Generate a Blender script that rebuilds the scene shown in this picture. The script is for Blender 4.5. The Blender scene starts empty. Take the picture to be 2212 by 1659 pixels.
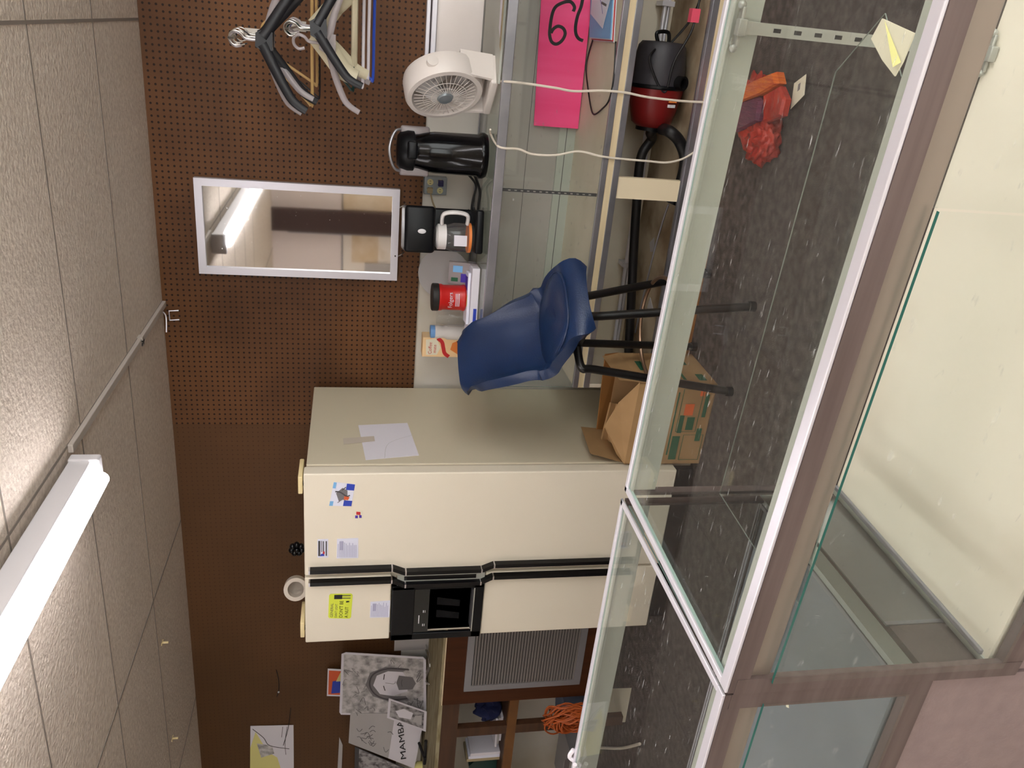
import bpy, bmesh, math, random
from mathutils import Vector, Matrix, noise
random.seed(7)
PI = math.pi
C = bpy.context.scene.collection
SC = bpy.context.scene

# ------------------------------------------------------------------ camera
CAM_H = 1.53
F_PX, PITCH, ROLL, YAW = 1755.0, math.radians(11.45), math.radians(-0.66), math.radians(-24.0)
def _rig():
    cp, sp = math.cos(PITCH), math.sin(PITCH)
    fw = Vector((0, cp, -sp)); dn = Vector((0, -sp, -cp)); rt = Vector((1, 0, 0))
    c, s = math.cos(ROLL), math.sin(ROLL)
    r2 = c*rt + s*dn; d2 = -s*rt + c*dn
    cy, sy = math.cos(YAW), math.sin(YAW)
    def W(v): return Vector((cy*v.x + sy*v.y, -sy*v.x + cy*v.y, v.z))
    return W(r2), W(d2), W(fw)
R_RIGHT, R_DOWN, R_FWD = _rig()
cd = bpy.data.cameras.new('camera'); cam = bpy.data.objects.new('camera', cd); C.objects.link(cam)
cd.sensor_fit = 'HORIZONTAL'; cd.sensor_width = 36.0; cd.lens = 36.0*F_PX/2212.0
cd.clip_start = 0.05; cd.clip_end = 60
M = Matrix.Identity(4)       # the phone was held turned a quarter: picture-right is down in the room
for i, a in enumerate((R_DOWN, R_RIGHT, -R_FWD)):
    for j in range(3): M[j][i] = a[j]
M[0][3], M[1][3], M[2][3] = 0, 0, CAM_H
cam.matrix_world = M
SC.camera = cam
SC.view_settings.view_transform = 'Standard'; SC.view_settings.look = 'None'
SC.view_settings.exposure = 1.1; SC.view_settings.gamma = 1.0; SC.view_settings.use_curve_mapping = False
wd = bpy.data.worlds.new('world'); SC.world = wd; wd.use_nodes = True
wd.node_tree.nodes['Background'].inputs[0].default_value = (.93, .925, .925, 1)
wd.node_tree.nodes['Background'].inputs[1].default_value = 3.1
TUBE_STRENGTH = 17.0

# photo measurements -> metres on a known plane of the room
def _ray(x, y):
    u, v = 1659 - y, x
    return R_RIGHT*((u-829.5)/F_PX) + R_DOWN*((v-1106)/F_PX) + R_FWD
def onz(x, y, z): d = _ray(x, y); return Vector((0, 0, CAM_H)) + d*((z-CAM_H)/d.z)
def ony(x, y, Y): d = _ray(x, y); return Vector((0, 0, CAM_H)) + d*(Y/d.y)
def onx(x, y, X): d = _ray(x, y); return Vector((0, 0, CAM_H)) + d*(X/d.x)

# ------------------------------------------------------------------ materials
def lin(c):
    return tuple(((v/255.0)/12.92 if v/255.0 <= .04045 else ((v/255.0+.055)/1.055)**2.4) for v in c) + (1,)
def mat(name, col, rough=.5, metal=0., col2=None, scale=8., bump=0., bscale=None, spec=.5, coat=0., stretch=None,
        emit=None, estr=0., alpha=1., trans=0., contrast=(.35, .65), detail=4.):
    m = bpy.data.materials.new(name); m.use_nodes = True
    nt = m.node_tree; b = nt.nodes['Principled BSDF']
    b.inputs['Base Color'].default_value = lin(col); b.inputs['Roughness'].default_value = rough
    b.inputs['Metallic'].default_value = metal; b.inputs['Specular IOR Level'].default_value = spec
    b.inputs['Coat Weight'].default_value = coat; b.inputs['Alpha'].default_value = alpha
    b.inputs['Transmission Weight'].default_value = trans
    if emit: b.inputs['Emission Color'].default_value = lin(emit); b.inputs['Emission Strength'].default_value = estr
    if col2 or bump:
        tc = nt.nodes.new('ShaderNodeTexCoord'); mp = nt.nodes.new('ShaderNodeMapping')
        nt.links.new(tc.outputs['Object'], mp.inputs[0])
        if stretch: mp.inputs['Scale'].default_value = stretch
    if col2:
        n = nt.nodes.new('ShaderNodeTexNoise'); n.inputs['Scale'].default_value = scale; n.inputs['Detail'].default_value = detail
        r = nt.nodes.new('ShaderNodeValToRGB'); r.color_ramp.elements[0].position, r.color_ramp.elements[1].position = contrast
        r.color_ramp.elements[0].color = lin(col); r.color_ramp.elements[1].color = lin(col2)
        nt.links.new(mp.outputs[0], n.inputs[0]); nt.links.new(n.outputs[0], r.inputs[0]); nt.links.new(r.outputs[0], b.inputs['Base Color'])
    if bump:
        n = nt.nodes.new('ShaderNodeTexNoise'); n.inputs['Scale'].default_value = bscale or scale; n.inputs['Detail'].default_value = 5
        bp = nt.nodes.new('ShaderNodeBump'); bp.inputs['Strength'].default_value = bump; bp.inputs['Distance'].default_value = .01
        nt.links.new(mp.outputs[0], n.inputs[0]); nt.links.new(n.outputs[0], bp.inputs['Height']); nt.links.new(bp.outputs[0], b.inputs['Normal'])
    return m
def glass(name, tint=(252, 254, 253), scratch=.02, gloss=1.0, haze=0.0):
    m = bpy.data.materials.new(name); m.use_nodes = True; nt = m.node_tree; N = nt.nodes; L = nt.links
    out = N['Material Output']; N.remove(N['Principled BSDF'])
    t = N.new('ShaderNodeBsdfTransparent'); t.inputs[0].default_value = lin(tint)
    g = N.new('ShaderNodeBsdfGlossy'); g.inputs['Roughness'].default_value = .02; g.inputs[0].default_value = (gloss, gloss, gloss, 1)
    lw = N.new('ShaderNodeLayerWeight'); pw = N.new('ShaderNodeMath'); pw.operation = 'POWER'; pw.inputs[1].default_value = 5
    fr = N.new('ShaderNodeMath'); fr.operation = 'MULTIPLY_ADD'; fr.inputs[1].default_value = .6; fr.inputs[2].default_value = .03
    L.new(lw.outputs['Facing'], pw.inputs[0]); L.new(pw.outputs[0], fr.inputs[0])
    mx = N.new('ShaderNodeMixShader'); L.new(fr.outputs[0], mx.inputs[0]); L.new(t.outputs[0], mx.inputs[1]); L.new(g.outputs[0], mx.inputs[2])
    d = N.new('ShaderNodeBsdfDiffuse'); d.inputs[0].default_value = (.78, .78, .77, 1)
    tc = N.new('ShaderNodeTexCoord'); mp = N.new('ShaderNodeMapping'); mp.inputs['Scale'].default_value = (9, 60, 20); mp.inputs['Rotation'].default_value = (0, 0, .5)
    ns = N.new('ShaderNodeTexNoise'); ns.inputs['Scale'].default_value = 3; ns.inputs['Detail'].default_value = 6
    r = N.new('ShaderNodeValToRGB'); r.color_ramp.elements[0].position = .665; r.color_ramp.elements[1].position = .76
    r.color_ramp.elements[0].color = (haze, haze, haze, 1); r.color_ramp.elements[1].color = (haze+scratch*10, haze+scratch*10, haze+scratch*10, 1)
    L.new(tc.outputs['Object'], mp.inputs[0]); L.new(mp.outputs[0], ns.inputs[0]); L.new(ns.outputs[0], r.inputs[0])
    m2 = N.new('ShaderNodeMixShader'); L.new(r.outputs[0], m2.inputs[0]); L.new(mx.outputs[0], m2.inputs[1]); L.new(d.outputs[0], m2.inputs[2])
    L.new(m2.outputs[0], out.inputs[0])
    return m
def pegmat(name, c1, c2, hole, radius, c3=None):
    m = bpy.data.materials.new(name); m.use_nodes = True; nt = m.node_tree; N = nt.nodes; L = nt.links; b = N['Principled BSDF']
    b.inputs['Roughness'].default_value = .55; b.inputs['Specular IOR Level'].default_value = .3
    tc = N.new('ShaderNodeTexCoord')
    n = N.new('ShaderNodeTexNoise'); n.inputs['Scale'].default_value = 2.2; n.inputs['Detail'].default_value = 7
    r = N.new('ShaderNodeValToRGB'); r.color_ramp.elements[0].position = .36; r.color_ramp.elements[1].position = .66
    r.color_ramp.elements[0].color = lin(c1); r.color_ramp.elements[1].color = lin(c2)
    L.new(tc.outputs['Object'], n.inputs[0]); L.new(n.outputs[0], r.inputs[0])
    s = N.new('ShaderNodeVectorMath'); s.operation = 'SCALE'; s.inputs['Scale'].default_value = 1/.0254
    f = N.new('ShaderNodeVectorMath'); f.operation = 'FRACTION'; L.new(tc.outputs['Object'], s.inputs[0]); L.new(s.outputs[0], f.inputs[0])
    q = N.new('ShaderNodeVectorMath'); q.operation = 'SUBTRACT'; q.inputs[1].default_value = (.5, .5, .5); L.new(f.outputs[0], q.inputs[0])
    w = N.new('ShaderNodeVectorMath'); w.operation = 'MULTIPLY'; w.inputs[1].default_value = (1, 0, 1); L.new(q.outputs[0], w.inputs[0])
    le = N.new('ShaderNodeVectorMath'); le.operation = 'LENGTH'; L.new(w.outputs[0], le.inputs[0])
    lt = N.new('ShaderNodeMath'); lt.operation = 'LESS_THAN'; lt.inputs[1].default_value = radius; L.new(le.outputs['Value'], lt.inputs[0])
    mx = N.new('ShaderNodeMix'); mx.data_type = 'RGBA'; L.new(lt.outputs[0], mx.inputs[0]); L.new(r.outputs[0], mx.inputs[6]); mx.inputs[7].default_value = lin(hole)
    L.new(mx.outputs[2], b.inputs['Base Color'])
    return m

X = {}
def mk(k, *a, **kw): X[k] = mat(k, *a, **kw)
mk('ceiling_tile', (226, 212, 198), .8, col2=(206, 190, 176), scale=60, bump=.55, bscale=70, detail=6)
mk('tile_groove', (138, 127, 118), .9)
mk('bounce_tile', (222, 214, 200), .5, col2=(206, 198, 184), scale=3)  # unseen front floor, made pale to bounce light up to the ceiling
mk('carpet', (72, 66, 64), .98, col2=(102, 94, 90), scale=28, bump=.5, bscale=220, contrast=(.38, .68), spec=.1, detail=9)
mk('wall_paint', (222, 217, 208), .6, col2=(205, 196, 178), scale=1.6, contrast=(.45, .62))
mk('far_wall', (226, 214, 200), .7, col2=(208, 190, 166), scale=1.1, contrast=(.52, .55))
mk('tan_patch', (206, 180, 146), .7, col2=(222, 202, 176), scale=6)
mk('far_panel', (215, 200, 192), .7)
mk('brown_post', (60, 38, 32), .5)
X['pegboard_dark'] = pegmat('pegboard_dark', (83, 52, 28), (109, 71, 40), (34, 16, 8), .19)
X['pegboard_tan'] = pegmat('pegboard_tan', (84, 56, 32), (94, 63, 37), (70, 43, 23), .12)
mk('lamp_white', (215, 212, 215), .4)
mk('tube_glow', (255, 255, 255), .4, emit=(253, 250, 252), estr=TUBE_STRENGTH)
mk('chrome', (205, 202, 208), .28, 1.0)
mk('brushed', (186, 184, 190), .38, .85, col2=(150, 150, 156), scale=4, stretch=(1, 1, 1))
mk('aluminium', (222, 220, 228), .38, .45)
mk('standard_metal', (172, 172, 166), .4, .5)
mk('brown_soft', (90, 60, 40), .6)
mk('bronze_frame', (112, 98, 96), .45, .35, col2=(98, 84, 82), scale=60, stretch=(.05, 1, 1))
mk('grey_lip', (150, 139, 130), .32, .5)
mk('pale_rail', (176, 178, 168), .45, .1)
mk('dark_track', (62, 52, 50), .5)
mk('teal_edge', (48, 110, 100), .15)
mk('mint_edge', (158, 182, 176), .2)
mk('shelf_edge', (124, 132, 126), .2)
X['glass'] = glass('glass'); X['glass_old'] = glass('glass_old', (251, 253, 252), .05, 1.0, .010)
X['glass_clear'] = glass('glass_clear', (250, 251, 251), 0, .9, .05)
mk('cream_deck', (232, 223, 206), .6, col2=(214, 203, 184), scale=2.4, contrast=(.5, .75), spec=.3)
mk('slate_deck', (122, 127, 132), .6, col2=(108, 113, 120), scale=3)
mk('mauve', (144, 126, 125), .75, col2=(136, 119, 119), scale=30, bump=.15, bscale=160)
mk('grey_side', (186, 182, 178), .6)
mk('cream_wood', (224, 206, 168), .6, col2=(208, 188, 150), scale=6, stretch=(.3, 6, 6))
mk('orange_wood', (172, 110, 44), .5, col2=(140, 84, 30), scale=8, stretch=(.3, 6, 6))
mk('case_cream', (224, 213, 194), .6, col2=(208, 195, 172), scale=3)
mk('case_dirty', (176, 160, 134), .7, col2=(122, 100, 74), scale=5, contrast=(.4, .66))
mk('case_grey', (172, 164, 158), .5, col2=(160, 154, 146), scale=2)
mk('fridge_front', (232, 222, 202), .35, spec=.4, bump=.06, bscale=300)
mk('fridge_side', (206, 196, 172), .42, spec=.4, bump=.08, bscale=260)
mk('gasket', (196, 184, 164), .6)
mk('hinge_cream', (236, 216, 164), .4)
mk('black_gloss', (5, 5, 7), .14, spec=.28)
mk('black_plastic', (11, 12, 15), .36, spec=.22)
mk('handle_black', (8, 7, 10), .3, spec=.3)
mk('dispenser_dark', (10, 14, 17), .12, spec=.6)
mk('black_matte', (12, 11, 12), .7, spec=.15)
mk('vinyl_blue', (26, 48, 86), .33, col2=(21, 41, 76), scale=5, bump=.12, bscale=220, spec=.5)
mk('vinyl_under', (62, 58, 66), .6)
mk('black_paint', (13, 13, 14), .35, col2=(24, 22, 20), scale=14)
mk('ring_metal', (150, 122, 100), .35, .8)
mk('card_brown', (178, 142, 98), .8, col2=(162, 126, 84), scale=5)
mk('card_inner', (150, 100, 48), .85)
mk('print_green', (42, 96, 66), .8)
mk('print_orange', (226, 106, 52), .8)
mk('paper', (222, 218, 226), .7)
mk('paper_cool', (226, 226, 240), .6)
mk('paper_warm', (228, 220, 196), .7)
mk('paper_shade', (180, 176, 176), .7)
mk('ink', (24, 22, 24), .7)
mk('ink_soft', (120, 116, 118), .8)
mk('ink_mid', (80, 76, 78), .8)
mk('ink_lilac', (176, 174, 200), .8)
mk('pencil', (128, 124, 124), .8, col2=(206, 202, 202), scale=26, contrast=(.3, .62), detail=8)
mk('pencil_dark', (78, 74, 76), .8, col2=(170, 166, 168), scale=30, contrast=(.35, .6), detail=8)
mk('neon_yellow', (222, 232, 66), .5)
mk('yellow_pencil', (222, 214, 140), .7)
mk('blue_print', (40, 66, 178), .5)
mk('sky_print', (120, 178, 226), .5)
mk('red_print', (196, 40, 44), .5)
mk('violet_print', (70, 44, 160), .5)
mk('orange_print', (214, 92, 48), .6)
mk('white_plastic', (226, 222, 220), .4)
mk('fan_white', (228, 220, 214), .4)
mk('fan_blade', (196, 192, 190), .35)
mk('cord_white', (226, 216, 200), .5)
mk('cord_tan', (170, 152, 118), .6)
mk('pink_board', (248, 62, 128), .6, col2=(255, 84, 144), scale=4, stretch=(3, 1, .2))
mk('coffee_red', (196, 30, 26), .35)
mk('lid_black', (28, 24, 22), .5)
mk('cap_blue', (120, 168, 226), .4)
mk('jug_white', (222, 218, 214), .45)
mk('creamer_tan', (240, 204, 154), .5)
mk('choc', (46, 20, 12), .5)
mk('outlet_plate', (150, 158, 164), .4, .4)
mk('outlet_ivory', (222, 214, 160), .5)
mk('plug_navy', (30, 30, 84), .5)
mk('orange_line', (228, 130, 60), .5)
mk('vac_grey', (52, 50, 55), .5)
mk('vac_red', (122, 22, 22), .4)
mk('hose_black', (16, 15, 17), .5)
mk('bag_red', (214, 62, 40), .3, trans=.25, col2=(176, 40, 30), scale=16, bump=.9, bscale=30)
mk('bag_orange', (238, 128, 48), .35, col2=(214, 84, 40), scale=12, stretch=(12, 1, 1), bump=.6, bscale=40)
mk('bag_plum', (120, 58, 84), .35, col2=(92, 40, 70), scale=12, stretch=(12, 1, 1), bump=.6, bscale=40)
mk('red_stick', (168, 72, 48), .5)
mk('bench_brown', (78, 48, 26), .6, col2=(64, 38, 20), scale=6, stretch=(.4, 5, 5))
mk('bench_amber', (116, 74, 28), .55, col2=(98, 60, 22), scale=6)
mk('bench_top', (158, 148, 118), .8, col2=(116, 102, 66), scale=7, contrast=(.46, .7), stretch=(1, 3, 3))
mk('walnut', (76, 40, 18), .65, spec=.2, col2=(64, 33, 14), scale=5, stretch=(5, 5, .5))
mk('grille_grey', (138, 136, 140), .4, .3)
mk('grille_slat', (156, 150, 146), .4, .3)
mk('cable_orange', (190, 92, 38), .5)
mk('navy_cloth', (22, 30, 74), .85)
mk('dark_green', (14, 52, 48), .4)
mk('hang_black', (18, 18, 24), .45)
mk('hang_tan', (196, 160, 104), .45)
mk('hang_clear', (186, 176, 178), .25, trans=.35, alpha=.85)
mk('hang_cream', (196, 186, 158), .45)
mk('hang_white', (232, 226, 232), .35)
mk('hang_blue', (44, 76, 178), .4)
mk('hinge_soft', (232, 216, 184), .6)
mk('raceway_grey', (190, 180, 172), .5)
mk('wire', (190, 186, 180), .3, 1.)
mk('tape_roll', (196, 184, 170), .5)
mk('pink_tag', (232, 84, 110), .6)
mk('dark_grey', (66, 64, 66), .6)
mk('brown_stain', (186, 150, 86), .8)
mk('shade_white', (248, 241, 238), .6, col2=(236, 226, 221), scale=2)
mk('denim', (110, 122, 148), .85)
def mirror_mat():
    m = bpy.data.materials.new('mirror'); m.use_nodes = True; nt = m.node_tree; b = nt.nodes['Principled BSDF']
    b.inputs['Base Color'].default_value = (.86, .87, .86, 1); b.inputs['Metallic'].default_value = 1
    tc = nt.nodes.new('ShaderNodeTexCoord'); n = nt.nodes.new('ShaderNodeTexNoise'); n.inputs['Scale'].default_value = 110; n.inputs['Detail'].default_value = 3
    r = nt.nodes.new('ShaderNodeValToRGB'); r.color_ramp.elements[0].position = .70; r.color_ramp.elements[1].position = .76
    r.color_ramp.elements[0].color = (.03, .03, .03, 1); r.color_ramp.elements[1].color = (.5, .5, .5, 1)
    nt.links.new(tc.outputs['Object'], n.inputs[0]); nt.links.new(n.outputs[0], r.inputs[0]); nt.links.new(r.outputs[0], b.inputs['Roughness'])
    return m
X['mirror'] = mirror_mat()

# ------------------------------------------------------------------ mesh helpers
class MB:
    def __init__(s): s.v = []; s.f = []; s.m = []; s.mi = 0; s.T = None
    def add(s, vs, fs):
        o = len(s.v)
        for p in vs:
            p = Vector(p); s.v.append(s.T @ p if s.T else p)
        for f in fs: s.f.append([o+i for i in f]); s.m.append(s.mi)
    def box(s, x0, x1, y0, y1, z0, z1, bev=0):
        if bev <= 0:
            s.add([(x0,y0,z0),(x1,y0,z0),(x1,y1,z0),(x0,y1,z0),(x0,y0,z1),(x1,y0,z1),(x1,y1,z1),(x0,y1,z1)],
                  [(0,3,2,1),(4,5,6,7),(0,1,5,4),(1,2,6,5),(2,3,7,6),(3,0,4,7)])
        else:
            bm = bmesh.new(); bmesh.ops.create_cube(bm, size=1)
            for v in bm.verts: v.co = Vector(((x0+x1)/2+v.co.x*(x1-x0), (y0+y1)/2+v.co.y*(y1-y0), (z0+z1)/2+v.co.z*(z1-z0)))
            bmesh.ops.bevel(bm, geom=bm.edges[:], offset=bev, segments=3, affect='EDGES', profile=.5)
            s.bm(bm)
    def bm(s, bm):
        bm.verts.ensure_lookup_table(); bm.verts.index_update()
        s.add([v.co.copy() for v in bm.verts], [[v.index for v in f.verts] for f in bm.faces]); bm.free()
    def prism(s, pts, d):       # closed polygon (list of Vector) extruded by vector d
        n = len(pts); d = Vector(d)
        s.add([Vector(p) for p in pts] + [Vector(p)+d for p in pts],
              [list(range(n))[::-1], [n+i for i in range(n)]] + [(i, (i+1) % n, n+(i+1) % n, n+i) for i in range(n)])
    def lathe(s, prof, seg=28, M=None, a0=0, a1=2*PI):
        full = abs(a1-a0-2*PI) < 1e-6; k = seg if full else seg+1
        vs = []
        for (r, z) in prof:
            for i in range(k):
                a = a0+(a1-a0)*i/seg; p = Vector((r*math.cos(a), r*math.sin(a), z)); vs.append(M @ p if M else p)
        fs = []
        for j in range(len(prof)-1):
            for i in range(seg):
                i2 = (i+1) % k; fs.append((j*k+i, j*k+i2, (j+1)*k+i2, (j+1)*k+i))
        s.add(vs, fs)
        if full:
            for j, rev in ((0, True), (len(prof)-1, False)):
                if prof[j][0] > 1e-4:
                    idx = [len(s.v)-len(vs)+j*k+i for i in range(k)]
                    s.f.append(idx[::-1] if rev else idx); s.m.append(s.mi)
    def tube(s, pts, r, seg=10, closed=False, flat=1.0):
        pts = [Vector(p) for p in pts]; n = len(pts); rs = r if isinstance(r, (list, tuple)) else [r]*n
        vs = []; up = None
        for i, p in enumerate(pts):
            if closed: t = (pts[(i+1) % n]-pts[i-1])
            else: t = pts[min(i+1, n-1)]-pts[max(i-1, 0)]
            t = t.normalized() if t.length > 1e-9 else Vector((0, 0, 1))
            if up is None: up = Vector((0, 0, 1)) if abs(t.z) < .9 else Vector((1, 0, 0))
            a = t.cross(up)
            if a.length < 1e-4: a = t.cross(Vector((0, 1, 0)))
            a.normalize(); b = a.cross(t).normalized(); up = b
            for k in range(seg):
                q = 2*PI*k/seg; vs.append(p + a*(math.cos(q)*rs[i]) + b*(math.sin(q)*rs[i]*flat))
        fs = []
        m = n if closed else n-1
        for i in range(m):
            for k in range(seg):
                k2 = (k+1) % seg; i2 = (i+1) % n; fs.append((i*seg+k, i*seg+k2, i2*seg+k2, i2*seg+k))
        if not closed: fs += [list(range(seg))[::-1], [(n-1)*seg+k for k in range(seg)]]
        s.add(vs, fs)
    def ball(s, c, r, seg=14, sc=(1, 1, 1)):
        prof = [(max(1e-5, math.sin(PI*i/8)), -math.cos(PI*i/8)) for i in range(9)]
        s.lathe(prof, seg, Matrix.Translation(Vector(c)) @ Matrix.Diagonal((r*sc[0], r*sc[1], r*sc[2], 1)))
    def build(s, name, mats, parent=None, smooth=False, angle=40):
        me = bpy.data.meshes.new(name); me.from_pydata(s.v, [], s.f); me.update()
        for mt in (mats if isinstance(mats, (list, tuple)) else [mats]): me.materials.append(X[mt] if isinstance(mt, str) else mt)
        me.polygons.foreach_set('material_index', s.m)
        bm = bmesh.new(); bm.from_mesh(me); bmesh.ops.recalc_face_normals(bm, faces=bm.faces); bm.to_mesh(me); bm.free()
        if smooth:
            me.polygons.foreach_set('use_smooth', [True]*len(me.polygons))
            try: me.set_sharp_from_angle(angle=math.radians(angle))
            except Exception: pass
        o = bpy.data.objects.new(name, me); C.objects.link(o)
        if parent: o.parent = parent
        return o
def crv(pts, n=8, closed=False):      # Catmull-Rom
    P = [Vector(p) for p in pts]; out = []; N = len(P); rng = range(N) if closed else range(N-1)
    for i in rng:
        if closed: a, b, c, d = P[i-1], P[i], P[(i+1) % N], P[(i+2) % N]
        else: a, b, c, d = P[max(i-1, 0)], P[i], P[i+1], P[min(i+2, N-1)]
        for k in range(n):
            t = k/n; out.append(.5*((2*b)+(c-a)*t+(2*a-5*b+4*c-d)*t*t+(3*b-3*c+d-a)*t**3))
    if not closed: out.append(P[-1])
    return out
def tag(o, label, cat, group=None, kind=None):
    if label: o['label'] = label
    if cat: o['category'] = cat
    if group: o['group'] = group
    if kind: o['kind'] = kind
    return o
def thing(name, label, cat, loc=(0, 0, 0), rz=0, group=None):
    o = bpy.data.objects.new(name, None); C.objects.link(o); o.location = loc; o.rotation_euler = (0, 0, rz)
    o.empty_display_size = .1
    return tag(o, label, cat, group)
def plab(o, l): o['label'] = l; return o
def structure(name, mb, m, **k):
    o = mb.build(name, m, **k); o['kind'] = 'structure'; return o
def at_base(mb, name, m, loc, rz=0, **k):
    o = mb.build(name, m, **k); o.location = loc; o.rotation_euler = (0, 0, rz); return o
def adopt(o, t):
    o.parent = t; o.matrix_parent_inverse = (Matrix.Translation(t.location) @ t.rotation_euler.to_matrix().to_4x4()).inverted()
    return o
_fontcache = {}
def glyphs(txt):
    if txt in _fontcache: return _fontcache[txt]
    cu = bpy.data.curves.new('t', 'FONT'); cu.body = txt; cu.size = 1; cu.resolution_u = 3
    ob = bpy.data.objects.new('t', cu); C.objects.link(ob)
    dg = bpy.context.evaluated_depsgraph_get(); me = bpy.data.meshes.new_from_object(ob.evaluated_get(dg))
    vs = [v.co.copy() for v in me.vertices]; fs = [list(p.vertices) for p in me.polygons]
    bpy.data.objects.remove(ob); bpy.data.curves.remove(cu); bpy.data.meshes.remove(me)
    _fontcache[txt] = (vs, fs); return vs, fs
class Sheet:
    """a flat printed thing: quad TL,TR,BR,BL; decorations in (u right, v down) 0..1 printed on it"""
    def __init__(s, q, thick=.0015, mb=None):
        s.q = [Vector(p) for p in q]; s.n = (s.q[1]-s.q[0]).cross(s.q[3]-s.q[0]).normalized()
        s.n = -s.n if s.n.dot(Vector((0, 0, CAM_H)) - s.q[0]) < 0 else s.n
        n0 = (s.q[1]-s.q[0]).cross(s.q[3]-s.q[0]).normalized(); s.q[2] = s.q[2] - n0*n0.dot(s.q[2]-s.q[0])
        s.mb = mb or MB(); s.k = 0; s.th = thick
        s.lu = (s.q[1]-s.q[0]).length; s.lv = (s.q[3]-s.q[0]).length
    def P(s, u, v, h=0): 
        a = s.q[0].lerp(s.q[1], u); b = s.q[3].lerp(s.q[2], u); return a.lerp(b, v) + s.n*h
    def base(s, mi=0, pts=None):
        s.mb.mi = mi; pts = pts or [(0, 0), (1, 0), (1, 1), (0, 1)]
        s.mb.prism([s.P(u, v, 0) for u, v in pts], s.n*s.th); return s
    def up(s): s.k += 1; return s.th + .00025*s.k
    def poly(s, pts, mi, h=None):
        s.mb.mi = mi; h = h or s.up(); s.mb.add([s.P(u, v, h) for u, v in pts], [list(range(len(pts)))]); return s
    def r(s, u0, v0, u1, v1, mi, h=None): return s.poly([(u0, v0), (u1, v0), (u1, v1), (u0, v1)], mi, h)
    def stroke(s, pts, w, mi, n=5):     # w in metres
        P = crv([(a*s.lu, b*s.lv, 0) for a, b in pts], n) if n > 1 else [Vector((a*s.lu, b*s.lv, 0)) for a, b in pts]
        h = s.up(); s.mb.mi = mi; vs = []; fs = []
        for i, p in enumerate(P):
            t = (P[min(i+1, len(P)-1)]-P[max(i-1, 0)]); t = t.normalized() if t.length > 0 else Vector((1, 0, 0))
            nn = Vector((-t.y, t.x, 0))*(w/2)
            for sgn in (1, -1):
                a = p+nn*sgn; vs.append(s.P(a.x/s.lu, a.y/s.lv, h))
            if i: fs.append((2*i-2, 2*i-1, 2*i+1, 2*i))
        s.mb.add(vs, fs); return s
    def text(s, txt, u, v, size, mi, ang=0, sx=1.):   # baseline start; size metres; ang in sheet plane
        vs, fs = glyphs(txt); h = s.up(); s.mb.mi = mi; c, sn = math.cos(ang), math.sin(ang); o = []
        for p in vs:
            x, y = p.x*size*sx, -p.y*size
            o.append(s.P(u+(c*x - sn*y)/s.lu, v+(sn*x + c*y)/s.lv, h))
        s.mb.add(o, fs); return s

# ================================================================== THE ROOM
YW, ZC = 3.80, 2.37
X0, X1, YF = -5.4, 2.6, -1.75
b = MB(); b.box(X0, X1, .84, YW, -.1, 0); b.mi = 1; b.box(X0, X1, YF, .84, -.1, 0); structure('floor', b, ['carpet', 'bounce_tile'])
b = MB(); b.box(X0, X1, YF, YW, ZC, ZC+.1)
b.mi = 1
for y in (2.525, 3.135, 1.915, 1.305, .695, .085): b.box(X0, X1, y-.004, y+.004, ZC-.0015, ZC+.001)
for x in (-4.88, -3.69, -2.48, -1.29, -.10, 1.09, 2.28): b.box(x-.005, x+.005, YF, YW, ZC-.0018, ZC+.001)
structure('ceiling', b, ['ceiling_tile', 'tile_groove'])
b = MB(); b.box(X0-.1, X1+.1, YW, YW+.1, -.1, ZC+.1); structure('wall_back', b, 'wall_paint')
WX0, WX1, WZ0, WZ1 = .1, 2.4, .65, 2.2
b = MB(); b.box(X0-.1, WX0, YF-.1, YF, -.1, ZC+.1); b.box(WX1, X1+.1, YF-.1, YF, -.1, ZC+.1); b.box(WX0, WX1, YF-.1, YF, -.1, WZ0); b.box(WX0, WX1, YF-.1, YF, WZ1, ZC+.1)
structure('wall_front', b, 'far_wall')
b = MB(); xm = (WX0+WX1)/2
for (a, c) in ((WX0, WX0+.04), (xm-.02, xm+.02), (WX1-.04, WX1)): b.box(a, c, YF-.08, YF-.02, WZ0, WZ1)
for (a, c) in ((WZ0, WZ0+.04), (WZ1-.04, WZ1)): b.box(WX0, WX1, YF-.08, YF-.02, a, c)
win = structure('fill_window_1', b, 'aluminium')  # invented opening out of view, lets in daylight to brighten ceiling and room
b = MB(); b.box(WX0, WX1, YF-.055, YF-.05, WZ0, WZ1); b.build('fill_window_pane', 'glass', win)
b = MB(); b.box(X0-.1, X0, YF, YW, -.1, ZC+.1); structure('wall_left', b, 'wall_paint')
b = MB(); b.box(X1, X1+.1, YF, -1.3, -.1, ZC+.1); b.box(X1, X1+.1, 1.6, YW, -.1, ZC+.1); b.box(X1, X1+.1, -1.3, 1.6, -.1, .65); b.box(X1, X1+.1, -1.3, 1.6, 2.2, ZC+.1)
structure('wall_right', b, 'wall_paint')
b = MB()
for a in (-1.3, .13, 1.56): b.box(X1+.02, X1+.08, a, a+.04, .65, 2.2)
for a in (.65, 2.16): b.box(X1+.02, X1+.08, -1.3, 1.6, a, a+.04)
win2 = structure('fill_window_2', b, 'aluminium')  # second invented opening, added in the unseen right wall for more daylight
b = MB(); b.box(X1+.05, X1+.055, -1.3, 1.6, .65, 2.2); b.build('fill_window_pane', 'glass', win2)
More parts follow.
